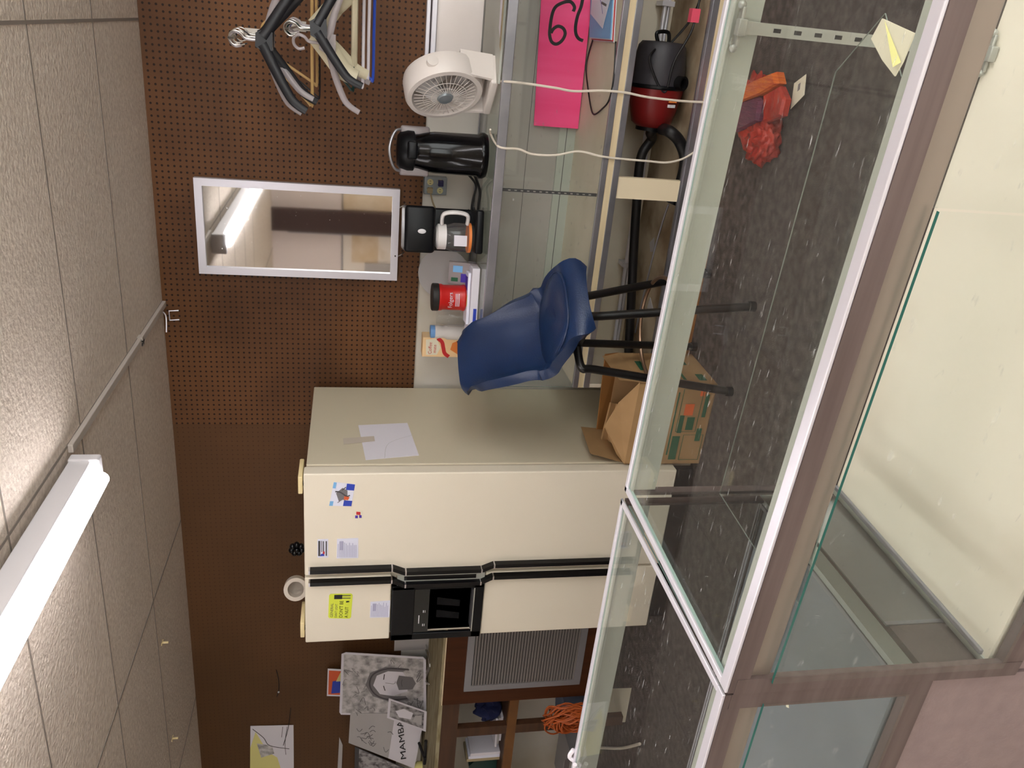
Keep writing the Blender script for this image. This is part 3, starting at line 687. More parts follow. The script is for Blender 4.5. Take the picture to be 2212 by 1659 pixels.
b = MB(); sb(b, SXL, SXR, SY-.003, SY+.012, .482, .508); plab(b.build('wood_strip', 'cream_wood', t), 'pale wood strip')
b = MB(); sb(b, SXL, SXR, SY+.02, SB-.02, .470, .480); b.build('storage_ceiling', 'case_cream', t)
b = MB(); sb(b, SXL, SXR, SB-.03, SB-.02, .12, .47); b.build('storage_back', 'case_cream', t)
b = MB(); sb(b, SXL, SXR, SY+.01, SB-.02, .12, .150); b.build('storage_floor', 'case_dirty', t)
b = MB(); sb(b, SXL, SXR, SY-.002, SY+.010, .150, .185); sb(b, SXL, SXR, SY-.006, SY, .168, .176); b.build('bottom_rail', 'brushed', t)
b = MB(); sb(b, SXL, SXR, SY-.004, SY+.010, .11, .150); plab(b.build('bottom_strip', 'cream_wood', t), 'pale wood strip')
b = MB(); sb(b, SXL, SXR, SY-.002, SY+.008, .0, .11); plab(b.build('plinth', 'orange_wood', t), 'orange brown wooden plinth')
b = MB(); sb(b, SXL, SXL+.018, SY, SB, .0, .505); b.build('end_panel', 'case_cream', t)
b = MB(); sb(b, SXL, SXL+.006, SY+.02, SB, .52, H-.03); b.build('end_glass', ['glass'], t)
b = MB(); sb(b, -.598, -.512, SY+.002, SY+.03, .15, .47); plab(b.build('support_post', 'hinge_soft', t), 'cream wooden support post')
b = MB(); sb(b, -.600, -.588, SY+.02, SY+.026, .53, H-.03); b.mi = 1
for k in range(14): sb(b, -.596, -.592, SY+.0195, SY+.0199, .555+k*.026, .565+k*.026)
b.build('shelf_standard', ['dark_grey', 'case_grey'], t)
# things inside the counter case
q = [ony(x, y, 3.70) for x, y in ((1155, 272), (1180, -160), (1286, -160), (1240, 277))]
dz = .5265 - min(p.z for p in q)
q = [Vector((p.x, 3.70 + (.02 if i < 2 else -.01), p.z + (dz if i > 1 else 0))) for i, p in enumerate(q)]
S = Sheet(q, .004).base(0)
def inv(px, py_):      # photo point -> (u, v) on the pink board
    p = ony(px, py_, 3.70); A, B, Cc, Dd = q; u = (A.x-p.x)/(A.x-B.x); top = A.z+(B.z-A.z)*u; bot = Dd.z+(Cc.z-Dd.z)*u
    return (u, (top-p.z)/(top-bot))
Z4 = lambda pts: [inv(1160+x/12.29, y/12.29) for x, y in pts]
S.stroke(Z4([(950, 370), (985, 260), (900, 120), (760, 100), (560, 170), (460, 280), (400, 480), (360, 760), (350, 950), (400, 1130), (520, 1200), (660, 1120), (745, 950), (700, 800), (570, 730), (450, 790), (385, 900)]), .013, 1)
S.stroke(Z4([(1190, 60), (1150, 260), (1060, 500), (1010, 760), (1020, 960), (1090, 1090), (1200, 1150)]), .013, 1)
tag(S.mb.build('pink_sign', ['pink_board', 'ink']), 'hot pink poster board with black marker writing inside the counter case', 'sign')
q = [onz(x, y, .530) for x, y in ((1280, 88), (1285, -60), (1335, -60), (1326, 92))]
b = MB()
for k in range(4): b.T = Matrix.Translation((.0+.004*k, .004*k, .0015+.004*k)); b.mi = (0, 1, 0, 2)[k]; b.prism([Vector((p.x, p.y, .526)) for p in q], (0, 0, .0035))
b.T = None
tag(b.build('magazine_stack', ['paper', 'red_print', 'sky_print']), 'small stack of glossy magazines on the counter case deck', 'magazines')
q = [onz(x, y, .546) for x, y in ((1302, 62), (1276, 30), (1282, -40), (1326, -30))]
S = Sheet(q, .001).base(0); S.stroke([(.2, .3), (.7, .8)], .004, 1); S.r(.1, .5, .4, .56, 2)
tag(S.mb.build('flyer', ['paper_cool', 'blue_print', 'ink_soft']), 'white flyer with blue edge on top of the magazine stack', 'paper')
pts = [onz(x, y, .532) for x, y in ((1283, 78), (1271, 118), (1266, 150), (1270, 190), (1277, 235), (1284, 247), (1300, 236), (1316, 215), (1326, 165), (1330, 90))]
b = MB(); b.tube(crv(pts, 6), .0035, 8); tag(b.build('black_cable', 'hose_black', smooth=True), 'thin black cable looped on the counter case deck', 'cable')

# storage contents: shop vacuum lying on its side
t = thing('shop_vacuum', 'black and red canister vacuum lying on its side in the open storage', 'vacuum cleaner', (-.16, 3.47, .151))
R90 = Matrix.Rotation(PI/2, 4, 'Y')
Mx = Matrix.Translation((0, 0, .118)) @ R90
b = MB(); b.lathe([(.0, -.175), (.055, -.172), (.085, -.15), (.098, -.10), (.112, -.03), (.114, -.012)], 32, Mx); plab(b.build('tank', 'vac_red', t, smooth=True), 'dark red tank')
b = MB(); b.lathe([(.116, -.012), (.119, -.008), (.118, .002), (.112, .004)], 32, Mx); plab(b.build('tank_rim', 'black_plastic', t, smooth=True), 'black rim')
b = MB(); b.lathe([(.062, -.182), (.062, -.165), (.05, -.165)], 24, Mx); b.build('tank_base', 'black_plastic', t, smooth=True)
b = MB(); b.lathe([(.112, .004), (.113, .03), (.110, .07), (.104, .12), (.098, .152), (.085, .168), (.0, .172)], 32, Mx); plab(b.build('motor_head', 'vac_grey', t, smooth=True), 'charcoal motor head')
b = MB(); b.tube(crv([(.165, -.03, .15), (.20, -.03, .16), (.205, -.02, .11), (.165, -.02, .10)], 6), .008, 8); b.build('handle', 'black_plastic', t, smooth=True)
b = MB(); Mp = Matrix.Translation((.02, -.095, .06)) @ Matrix.Rotation(PI/2+.5, 4, 'X')
b.lathe([(.020, -.01), (.028, -.01), (.028, .03), (.020, .03), (.020, .0), (.0, 0)], 20, Mp); b.build('port', 'black_matte', t, smooth=True)
b = MB()
b.T = Matrix.Translation((0, 0, .118))
for k in range(3):
    a = -PI/2 + .05 - .12*k
    for (xc, w_, mi, r_) in ((-.052, .012, 0, .1105), (-.072, .012, 1, .1065)):
        b.mi = mi; y, z = math.cos(a+.0), math.sin(a)
        # patch on the tank side facing the room
        aa = math.radians(196) + k*.13; y, z = math.cos(aa)*r_, math.sin(aa)*r_
        b.box(xc-w_/2, xc+w_/2, y-.004, y+.001, z-.006, z+.005)
b.T = None; b.build('label', ['orange_line', 'lamp_white'], t)
b = MB(); VO = Vector((-.16, 3.47, .151))
vp_ = lambda L_, y: [ony(px, q_, y)-VO for px, q_ in L_]
pts = [Vector((-.17, -.02, .10)), Vector((-.19, -.02, .12))] + vp_([(1408, 300), (1388, 330), (1380, 370), (1376, 430), (1370, 520), (1364, 640), (1356, 790)], 3.50)
b.tube(crv(pts, 8), [.0235]*40 + [.020]*25, 12) if False else b.tube(crv(pts, 8), .021, 12)
b.tube(crv([Vector((-.17, -.04, .08))] + vp_([(1446, 284), (1468, 306), (1480, 345), (1470, 395), (1450, 440)], 3.30), 8), .024, 12)
plab(b.build('hose', 'hose_black', t, smooth=True), 'thick black hose')
b = MB(); b.tube(crv([(.16, -.06, .14), (.10, -.10, .20), (-.02, -.11, .12), (.10, -.115, .10), (.22, -.12, .05), (.34, -.10, .03)], 8), .005, 8)
b.tube(crv([(.17, -.05, .10), (.27, -.08, .04), (.38, -.10, .02)], 8), .005, 8); b.build('power_cord', 'hose_black', t, smooth=True)
b = MB(); b.box(.25, .30, -.125, -.09, .028, .062); plab(b.build('cord_tag', 'pink_tag', t), 'pink tag around the cord')
b = MB(); b.tube([(SXL+.05, 3.66, .215), (2.1, 3.66, .215)], .010, 10); b.tube([(SXL+.05, 3.685, .19), (2.1, 3.685, .19)], .008, 10)
for x in (.15, -1.0): b.box(x, x+.02, 3.64, 3.72, .18, .235)
tag(b.build('conduit_pipe', 'aluminium', smooth=True), 'pair of thin metal conduits along the back of the open storage', 'pipe')
b = MB(); pts = [(-.64, 3.40, .155), (-.70, 3.42, .158), (-.85, 3.47, .156), (-.98, 3.50, .155), (-1.15, 3.53, .155), (-1.3, 3.55, .155)]; b.tube(crv(pts, 6), .004, 6)
tag(b.build('grey_cable', 'grille_grey', smooth=True), 'grey cable lying on the storage floor left of the support post', 'cable')
for i, (x, y, a) in enumerate(((-.86, 3.52, .5), (-1.12, 3.42, 1.1))):
    b = MB(); b.prism([Vector(p) for p in ((-.03, -.02, 0), (.035, -.025, 0), (.025, .03, 0), (-.02, .025, 0))], (0, 0, .002))
    tag(at_base(b, 'paper_scrap', 'paper_shade', (x, y, .151), a), ('torn white paper scrap on the storage floor beside the grey cable', 'torn white paper scrap on the storage floor behind the stool')[i], 'scrap')

# ---------------------------------------------------------------- things on the counter case
ZT = H+.003
# round fan
t = thing('desk_fan', 'white round desk fan in a square base on the counter case', 'fan', (-.225, 3.42, ZT), math.radians(-50))
b = MB(); b.box(-.10, .11, -.055, .075, .0, .03, .008)
for s in (-1, 1): b.prism([Vector((s*.10, -.04, .02)), Vector((s*.10, .06, .02)), Vector((s*.125, .05, .20)), Vector((s*.125, -.03, .20))], (s*.012, 0, 0))
b.prism([Vector((-.10, .055, .02)), Vector((.11, .055, .02)), Vector((.125, .055, .15)), Vector((-.125, .055, .15))], (0, .02, 0))
b.build('stand', 'fan_white', t, smooth=True)
Mf = Matrix.Translation((0, 0, .205)) @ Matrix.Rotation(math.radians(98), 4, 'X') @ Matrix.Scale(1.1, 4)
b = MB(); b.lathe([(.112, -.035), (.138, -.035), (.142, -.02), (.142, .035), (.136, .048), (.120, .050), (.112, .03), (.110, -.02), (.112, -.035)], 44, Mf); b.build('shroud', 'fan_white', t, smooth=True)
b = MB()
for k in range(36):
    a = 2*PI*k/36; p0 = Mf @ Vector((math.cos(a)*.03, math.sin(a)*.03, .058)); p1 = Mf @ Vector((math.cos(a+.25)*.112, math.sin(a+.25)*.112, .046)); b.tube([p0, p1], .0014, 5)
for r_ in (.05, .08): b.tube([Mf @ Vector((math.cos(2*PI*k/36)*r_, math.sin(2*PI*k/36)*r_, .054)) for k in range(36)], .0014, 5, closed=True)
b.build('grille', 'fan_white', t, smooth=True)
b = MB(); b.lathe([(.0, .066), (.025, .064), (.032, .052)], 24, Mf); plab(b.build('hub', 'outlet_plate', t, smooth=True), 'grey hub badge')
b = MB()
for k in range(5):
    a = 2*PI*k/5; vs = []
    for r_, w_ in ((.02, .02), (.06, .045), (.09, .05)):
        for s in (-1, 1): vs.append(Mf @ Vector((math.cos(a)*r_-math.sin(a)*s*w_, math.sin(a)*r_+math.cos(a)*s*w_, s*.012)))
    b.add(vs, [(0, 1, 3, 2), (2, 3, 5, 4)])
b.build('blade', 'fan_blade', t)
b = MB(); b.lathe([(.0, .0), (.024, 0), (.022, .016), (0, .018)], 20, Matrix.Translation((.137, -.01, .26)) @ Matrix.Rotation(PI/2, 4, 'Y')); b.build('pivot_knob', 'fan_white', t, smooth=True)
# fan cord hanging in front of the counter case
t2 = []
P1 = [onz(1052, 176, ZT+.006)] + [ony(x, y, SY-.014) for x, y in ((1092, 176), (1140, 181), (1200, 190), (1240, 197), (1300, 196), (1350, 200), (1400, 210), (1470, 218), (1521, 221))]
b = MB(); b.tube(crv(P1, 6), .0045, 8); adopt(plab(b.build('power_cord', 'cord_white', smooth=True), 'white cord hanging over the pink sign'), t)
P2 = [Vector((-.37, 3.30, ZT+.02)), onz(1060, 290, ZT+.006)] + [ony(x, y, SY-.014) for x, y in ((1078, 317), (1120, 322), (1150, 333), (1200, 335), (1250, 327), (1300, 338), (1350, 344), (1400, 348), (1440, 351), (1475, 343), (1505, 325))]
b = MB(); b.tube(crv(P2, 6), .0042, 8); adopt(plab(b.build('power_cord', 'cord_white', smooth=True), 'white cord hanging below the thermal dispenser'), t)
# thermal airpot, leaning look: black cylinder
t = thing('thermal_carafe', 'tall black thermal coffee dispenser on the counter case', 'coffee dispenser', (-.50, 3.49, ZT), math.radians(10))
b = MB(); b.lathe([(.0, 0), (.088, 0), (.094, .012), (.094, .03), (.086, .04), (.084, .22), (.080, .25), (.072, .285), (.070, .30)], 36); b.build('body', 'black_gloss', t, smooth=True)
b = MB(); b.lathe([(.072, .30), (.082, .305), (.083, .33), (.074, .36), (.06, .372), (.0, .376)], 36); b.box(-.035, .035, -.115, -.06, .295, .335, .008); b.build('head', 'black_plastic', t, smooth=True)
b = MB(); b.tube(crv([(-.078, 0, .33), (-.075, -.02, .38), (0, -.035, .405), (.075, -.02, .38), (.078, 0, .33)], 8), .006, 8); plab(b.build('bail_handle', 'brushed', t, smooth=True), 'metal bail handle')
b = MB(); b.box(-.10, -.055, -.02, .05, .24, .36, .01); b.box(.055, .10, -.02, .05, .24, .36, .01); plab(b.build('side_bracket', 'hang_clear', t, smooth=True), 'smoky clear bracket')
b = MB()
for k in range(5):
    a = -PI/2 + (k-2)*.22; b.ball((math.cos(a)*.078, math.sin(a)*.078, .305+.018*(k % 2)), .005, 8)
b.build('button', 'dark_grey', t, smooth=True)
# outlet box on the wall
pA, pB = ony(916, 378, YW), ony(962, 418, YW)
t = thing('outlet_box', 'grey four socket outlet box on the white wall beside the thermal coffee dispenser', 'electrical outlet', (pA.x, YW, pB.z))
w_, h_ = pA.x-pB.x, pA.z-pB.z
b = MB(); b.box(-w_, 0, -.045, 0, 0, h_, .003); b.build('cover_plate', 'outlet_plate', t)
for i, (u, v) in enumerate(((.28, .3), (.28, .75), (.74, .3), (.74, .75))):
    b = MB(); b.lathe([(0, 0), (.014, 0), (.014, .004), (0, .004)], 20, Matrix.Translation((-w_*u, -.045, h_*v)) @ Matrix.Rotation(PI/2, 4, 'X')); b.mi = 1
    b.box(-w_*u-.006, -w_*u-.004, -.0495, -.0488, h_*v-.004, h_*v+.004); b.box(-w_*u+.004, -w_*u+.006, -.0495, -.0488, h_*v-.004, h_*v+.004)
    b.build('socket', ['outlet_ivory', 'ink'], t, smooth=True)
b = MB(); b.box(-w_*.28-.013, -w_*.28+.013, -.075, -.049, h_*.3-.012, h_*.3+.012, .003)
tag(at_base(b, 'plug', 'plug_navy', (pA.x, YW, pB.z)), 'dark navy plug in the lower right socket of the outlet box', 'plug')
b = MB(); Q = [Vector((pA.x-w_*.74, YW-.056, pB.z+h_*.75)), ony(936, 440, 3.74), ony(950, 470, 3.70), ony(954, 500, 3.66), ony(952, 520, 3.60)]
b.tube(crv(Q, 6), .0035, 8); b.box(Q[0].x-.012, Q[0].x+.012, YW-.06, YW-.049, Q[0].z-.012, Q[0].z+.012)
tag(b.build('tan_cord', 'cord_tan', smooth=True), 'tan power cord running from the outlet box to the coffee maker', 'cord')
# coffee maker
c = onz(1046, 512, ZT)
t = thing('coffee_maker', 'black drip coffee maker with white handled carafe on the counter case', 'coffee maker', (-.83, 3.48, ZT), math.radians(12))
b = MB(); b.box(-.085, .10, .05, .13, 0, .33, .012); b.box(-.085, .10, -.10, .12, 0, .035, .01); b.box(-.09, .105, -.09, .13, .205, .335, .016); b.build('body', 'black_plastic', t, smooth=True)
b = MB(); b.ball((-.0, -.092, .262), .011, 12, (.9, .2, 1.6)); plab(b.build('badge', 'lamp_white', t, smooth=True), 'small white oval badge')
b = MB(); b.lathe([(0, .036), (.055, .036), (.062, .05), (.062, .12), (.052, .155), (.05, .165)], 28, Matrix.Translation((-.02, -.03, 0))); car = plab(b.build('carafe', 'glass_clear', t, smooth=True), 'clear glass carafe')
b = MB(); b.lathe([(.064, .048), (.064, .060)], 28, Matrix.Translation((-.02, -.03, 0))); plab(b.build('carafe_band', 'orange_line', car, smooth=True), 'orange band')
b = MB(); b.lathe([(.054, .155), (.054, .19), (.04, .2), (0, .2)], 28, Matrix.Translation((-.02, -.03, 0))); b.build('carafe_lid', 'white_plastic', car, smooth=True)
b = MB(); b.tube(crv([(.035, -.05, .175), (.075, -.075, .17), (.085, -.08, .12), (.075, -.075, .07), (.038, -.05, .065)], 6), .012, 10, flat=.7); b.build('carafe_handle', 'white_plastic', car, smooth=True)
b = MB(); b.box(-.055, -.01, -.0965, -.0935, .07, .125); b.build('carafe_label', 'paper', car)
# power cord of coffee maker behind carafe: black loop
b = MB(); Q = [Vector((-.58, 3.50, ZT+.07)), ony(1028, 400, 3.55), ony(1022, 430, 3.55), ony(1019, 455, 3.55), ony(1026, 480, 3.55), Vector((-.745, 3.56, ZT+.05))]
b.tube(crv(Q, 6), .005, 8); Q = [Vector((-.58, 3.53, ZT+.04)), ony(1036, 410, 3.58), ony(1034, 440, 3.58), ony(1030, 468, 3.58), Vector((-.742, 3.60, ZT+.02))]; b.tube(crv(Q, 6), .006, 8)
adopt(plab(b.build('power_cord', 'hose_black', smooth=True), 'looped black power cord'), t)
# paper plate / filter stack leaning on wall
b = MB(); Mx = Matrix.Translation((0, 0, .12)) @ Matrix.Rotation(math.radians(80), 4, 'X')
b.lathe([(0, 0), (.085, 0), (.115, .012), (.122, .014), (.115, .016), (.085, .005), (0, .005)], 40, Mx)
c = ony(945, 590, 3.70); tag(at_base(b, 'paper_plate', 'paper_shade', (c.x, 3.70, ZT), smooth=True), 'round white paper plate leaning on the wall behind the coffee maker', 'plate')
# sweetener bag
c = onz(1012, 600, ZT); S = Sheet([Vector((-.05, 0, .12)), Vector((.05, 0, .12)), Vector((.05, -.02, 0)), Vector((-.05, -.02, 0))], .022).base(0)
S.r(.1, .45, .5, .85, 1).r(.55, .15, .85, .5, 2).r(.12, .1, .3, .35, 3)
tag(at_base(S.mb, 'sweetener_packet', ['hang_clear', 'violet_print', 'sky_print', 'print_green'], (-1.02, 3.53, ZT)), 'clear packet with purple and green print beside the coffee maker', 'packet')
# white box of filters under
b = MB(); b.box(-.22, .16, -.075, .075, 0, .034, .003); b.mi = 1; b.box(-.21, -.02, -.0765, -.075, .006, .02)
t = at_base(b, 'flat_white_box', ['paper', 'blue_print'], (-1.13, 3.46, ZT), math.radians(4)); tag(t, 'flat white carton with blue print on the counter case edge', 'box')
b = MB(); b.box(-.13, .10, -.05, .05, 0, .012, .002); b.mi = 1; b.box(-.05, -.0, -.051, .03, .0121, .0125); b.mi = 2; b.box(.02, .08, -.04, .03, .0121, .0125)
tag(at_base(b, 'printed_pouch', ['paper_cool', 'yellow_pencil', 'violet_print'], (-1.10, 3.46, ZT+.035), math.radians(8)), 'printed flat pouch lying on the flat white carton', 'pouch')
# red coffee can
t = thing('coffee_can', 'red ground coffee canister with black lid on the flat white carton', 'canister', (-1.125, 3.475, ZT+.048))
b = MB(); b.lathe([(0, 0), (.056, 0), (.060, .006), (.058, .014), (.056, .02), (.056, .10), (.060, .108), (.060, .118), (.056, .122), (.0, .122)], 36); b.build('body', 'coffee_red', t, smooth=True)
b = MB(); b.lathe([(.0, .120), (.061, .120), (.062, .124), (.062, .146), (.058, .150), (0, .150)], 36); plab(b.build('lid', 'lid_black', t, smooth=True), 'black lid')
b = MB(); vs, fs = glyphs('Folgers'); th0 = math.radians(-125)
def wrap(x, z, r=.0578): a = th0 + x/r; return (r*math.cos(a), r*math.sin(a), z)
b.add([wrap(p.x*.026, .062+p.y*.026) for p in vs], fs)
for k, zz in enumerate((.045, .038, .031)): 
    n = 8; b.add([wrap(.01+.06*i/n, zz+(.003 if j else 0)) for i in range(n+1) for j in (0, 1)], [(2*i, 2*i+2, 2*i+3, 2*i+1) for i in range(n)])
b.build('lettering', 'paper', t)
# glass jar, upside lying
b = MB(); b.lathe([(0, 0), (.042, 0), (.047, .01), (.047, .075), (.036, .10), (.034, .125), (.038, .128)], 28)
tag(at_base(b, 'glass_jar', 'glass_clear', (-1.235, 3.53, ZT+.035), smooth=True), 'empty clear glass jar between red canister and white bottle', 'jar')
b = MB(); b.box(-.05, .045, -.05, .05, 0, .045, .002); tag(at_base(b, 'small_white_box', 'paper', (-1.315, 3.40, ZT), .2), 'small plain white box at the left end of the counter case', 'box')
t = thing('creamer_bottle', 'white plastic creamer bottle with light blue cap', 'bottle', (-1.345, 3.62, ZT))
b = MB(); b.lathe([(0, 0), (.036, 0), (.038, .01), (.037, .10), (.030, .12), (.034, .145), (.034, .155), (.03, .16), (0, .16)], 28); b.build('body', 'jug_white', t, smooth=True)
b = MB(); b.lathe([(0, .158), (.031, .158), (.032, .164), (.032, .180), (0, .182)], 28); plab(b.build('cap', 'cap_blue', t, smooth=True), 'light blue cap')
t = thing('creamer_carton', 'tan creamer carton with red swoosh at the left end of the counter case', 'carton', (-1.415, 3.635, ZT), math.radians(-2))
b = MB(); b.box(-.05, .05, -.035, .035, 0, .215, .002); b.build('carton', 'creamer_tan', t)
S = Sheet([Vector((-.049, -.0355, .213)), Vector((.049, -.0355, .213)), Vector((.049, -.0355, .002)), Vector((-.049, -.0355, .002))], .0003); S.n = Vector((0, -1, 0))
S.poly([(.1, .08), (.9, .06), (.95, .3), (.5, .4), (.1, .32)], 0).text('Coffee', .14, .2, .024, 1, sx=.95).text('mate', .2, .30, .022, 1, sx=1)
S.stroke([(.98, .32), (.8, .42), (.5, .46), (.2, .5), (.02, .6)], .018, 1).poly([(.15, .8), (.4, .62), (.75, .66), (.9, .8), (.8, .98), (.3, .98)], 2).poly([(.5, .85), (.85, .75), (.98, .9), (.98, 1), (.4, 1)], 3)
S.mb.build('print', ['paper_warm', 'red_print', 'orange_line', 'choc'], t)

# white board leaning on the wall right of the fan, board on the counter, envelope
q = [ony(944, 130, 3.77), ony(948, -150, 3.77), ony(1052, -160, 3.77), ony(1046, 165, 3.77)]
b = MB(); xa = ony(945, 172, 3.77).x; b.box(xa, 1.6, 3.765, 3.785, ZT+.012, 1.175); b.mi = 1; b.box(xa+.02, xa+.09, 3.7645, 3.765, ZT+.02, ZT+.085)
tag(b.build('whiteboard', ['shade_white', 'brown_stain']), 'white panel with a tan water stain leaning on the wall behind the fan', 'panel')
b = MB(); b.box(xa-.02, 2.2, 3.74, 3.784, 1.178, 1.20, .003); b.box(xa-.02, 2.2, 3.75, 3.785, 1.205, 1.222, .003)
tag(b.build('metal_moulding', 'aluminium'), 'metal moulding strip along the pegboard bottom above the white panel', 'moulding')
b = MB(); xb = onz(1060, 172, ZT).x; b.box(0, 1.8, .0, .46, 0, .010, .002)
tag(at_base(b, 'counter_board', 'pale_rail', (xb, 3.27, ZT)), 'pale grey green board lying on the counter case right of the fan', 'board')
b = MB(); b.prism([Vector((0, 0, 0)), Vector((.5, .02, 0)), Vector((.5, .10, 0)), Vector((.06, .07, 0))], (0, 0, .002)); b.mi = 1; b.prism([Vector((-.02, -.012, .002)), Vector((.5, .0, .002)), Vector((.5, .03, .002)), Vector((0, .02, .002))], (0, 0, .001))
c = onz(1082, 98, ZT+.012); tag(at_base(b, 'envelope', ['paper', 'cord_tan'], (c.x, c.y, ZT+.0115)), 'white envelope with tan edge on the pale board', 'envelope')

# ================================================================== MIRROR
q = [ony(429, 587, YW-.04), ony(421, 380, YW-.04), ony(865, 413, YW-.04), ony(858, 607, YW-.04)]
mx0, mx1, mz0, mz1 = -1.142, -.712, 1.305, 2.195
t = thing('wall_mirror', 'tall rectangular mirror with brushed silver frame on the pegboard', 'mirror', ((mx0+mx1)/2, YW-.014, mz0))
cx = (mx0+mx1)/2; w2 = (mx1-mx0)/2; hh = mz1-mz0; fw = .033
def mitre(b, out, inn, y0, y1):
    for i in range(4):
        j = (i+1) % 4; b.prism([Vector((out[i][0], y0, out[i][1])), Vector((out[j][0], y0, out[j][1])), Vector((inn[j][0], y0, inn[j][1])), Vector((inn[i][0], y0, inn[i][1]))], (0, y1-y0, 0))
b = MB(); mitre(b, [(-w2, 0), (w2, 0), (w2, hh), (-w2, hh)], [(-w2+fw, fw), (w2-fw, fw), (w2-fw, hh-fw), (-w2+fw, hh-fw)], -.03, -.001); plab(b.build('frame', 'aluminium', t), 'brushed silver frame')
b = MB(); b.box(-w2+.02, w2-.02, -.018, -.016, .02, hh-.02); b.build('mirror_glass', 'mirror', t)
b = MB(); b.ball((-.095, -.031, .012), .004, 8); b.build('screw', 'ink', t)
for s in (-.10, .13): b = MB(); b.tube(crv([(s, -.015, .0), (s+.01, -.02, -.015), (s+.02, -.012, -.03)], 4), .003, 6); b.build('hook', 'wire', t)
t.rotation_euler = (0, math.radians(0), 0)

# ================================================================== HANGERS
def hanger(label, col, x, y, z, hw=.21, drop=.10, style='tube', yaw=0., lean=0., r=.005, hookmat=None, name='clothes_hanger', neck=.03):
    t = thing(name, label, 'hanger', (x, y, z), yaw, 'clothes hangers on the pegboard rods')
    t.rotation_euler = (0, lean, yaw)
    b = MB(); hk = [(-.022, 0, -.028), (-.026, 0, -.008), (-.012, 0, .008), (.008, 0, .008), (.020, 0, -.008), (.014, 0, -.028), (0, 0, -.045), (0, 0, -.06-neck)]
    b.tube(crv(hk, 5), .0022 if hookmat else r*.9, 8); b.build('hook', hookmat or col, t, smooth=True)
    b = MB(); z0 = -.06-neck
    if style == 'tube':
        b.tube(crv([(0, 0, z0), (-.05, 0, z0-.012), (-hw*.95, 0, z0-drop), (-hw, 0, z0-drop-.01), (-hw*.95, 0, z0-drop-.018), (0, 0, z0-drop-.018), (hw*.95, 0, z0-drop-.018), (hw, 0, z0-drop-.01), (hw*.95, 0, z0-drop), (.05, 0, z0-.012)], 5, closed=True), r, 8, closed=True)
    else:
        for s in (-1, 1):
            p = [Vector(q_) for q_ in ((s*.012, 0, z0-.012), (s*.03, 0, z0-.024), (s*hw*.45, 0, z0-drop*.52), (s*hw*.8, 0, z0-drop*.92), (s*hw*.92, 0, z0-drop-.018), (s*hw, 0, z0-drop-.05))]
            p = crv(p, 3); b.tube(p, [r*(1.15-.4*i/len(p)) for i in range(len(p))], 8, flat=2.0)
        b.prism([Vector((-.022, -.005, z0+.012)), Vector((.022, -.005, z0+.012)), Vector((.034, -.005, z0-.01)), Vector((.030, -.005, z0-.045)), Vector((-.030, -.005, z0-.045)), Vector((-.034, -.005, z0-.01))], (0, .010, 0))
        if style == 'bar': b.tube([(-hw*.8, 0, z0-drop), (hw*.8, 0, z0-drop)], r, 8)
    b.build('body', col, t, smooth=True)
    return t
def rod(p, label):
    b = MB(); b.tube([(0, 0, 0), (0, -.62, 0)], .004, 8); b.tube([(0, -.62, 0), (0, -.635, .015)], .004, 8); b.box(-.02, .02, -.004, 0, -.03, .03)
    t = at_base(b, 'hook_rod', 'wire', (p[0], YW-.014, p[1])); tag(t, label, 'rod')
hx, hz = -.115, 1.93
rod((hx, hz), 'long wire peg holding the upper bunch of hangers'); rod((hx+.045, 1.745), 'long wire peg holding the lower bunch of hangers')
hz += .004
hanger('clear plastic hanger at the front of the upper bunch', 'hang_clear', hx, 3.185, hz, .235, .09, 'flat', r=.006)
hanger('black plastic hanger behind the clear one in the upper bunch', 'hang_black', hx+.005, 3.165, hz-.0, .215, .12, 'flat', yaw=.1, lean=.05, r=.009, hookmat='wire')
hanger('black plastic hanger touching the tan tubular hanger', 'hang_black', hx+.01, 3.23, hz, .20, .15, 'flat', yaw=-.15, lean=.04, r=.009, hookmat='wire')
hanger('clear plastic hanger deep inside the upper bunch', 'hang_clear', hx, 3.26, hz, .19, .13, 'flat', yaw=.2, r=.006, hookmat='wire')
hanger('tan tubular hanger at the lower edge of the upper bunch', 'hang_tan', hx, 3.29, hz, .21, .155, 'tube', yaw=.05, r=.006, hookmat='wire')
hanger('second tan tubular hanger just behind the first one', 'hang_tan', hx+.012, 3.33, hz, .16, .17, 'tube', yaw=-.2, r=.005, hookmat='wire')
hanger('thin black wire hanger at the back of the upper bunch', 'hang_black', hx, 3.37, hz, .19, .18, 'tube', yaw=.1, r=.003)
hx += .045; hz = 1.749
hanger('clear plastic hanger at the front of the lower bunch', 'hang_clear', hx-.035, 3.17, hz-.03, .225, .08, 'flat', r=.006)
hanger('black plastic hanger near the front of the lower bunch', 'hang_black', hx+.005, 3.15, hz, .185, .11, 'flat', yaw=.12, lean=-.05, r=.008, hookmat='wire')
hanger('cream plastic hanger in the middle of the lower bunch', 'hang_cream', hx, 3.23, hz, .15, .10, 'flat', yaw=.3, r=.018, hookmat='wire')
hanger('second cream plastic hanger behind the dark green one', 'hang_cream', hx+.01, 3.26, hz, .15, .14, 'bar', yaw=-.2, r=.012, hookmat='wire')
hanger('dark green tubular hanger in the lower bunch', 'dark_green', hx, 3.29, hz, .19, .12, 'tube', yaw=.1, r=.005)
hanger('clear plastic hanger between the green and white hangers', 'hang_clear', hx, 3.32, hz, .17, .15, 'flat', yaw=-.15, r=.006, hookmat='wire')
hanger('white tubular hanger above the second white hanger', 'hang_white', hx, 3.35, hz, .18, .155, 'tube', yaw=.1, r=.006)
hanger('second white tubular hanger just above the blue one', 'hang_white', hx+.012, 3.38, hz, .175, .175, 'tube', yaw=-.1, r=.006)
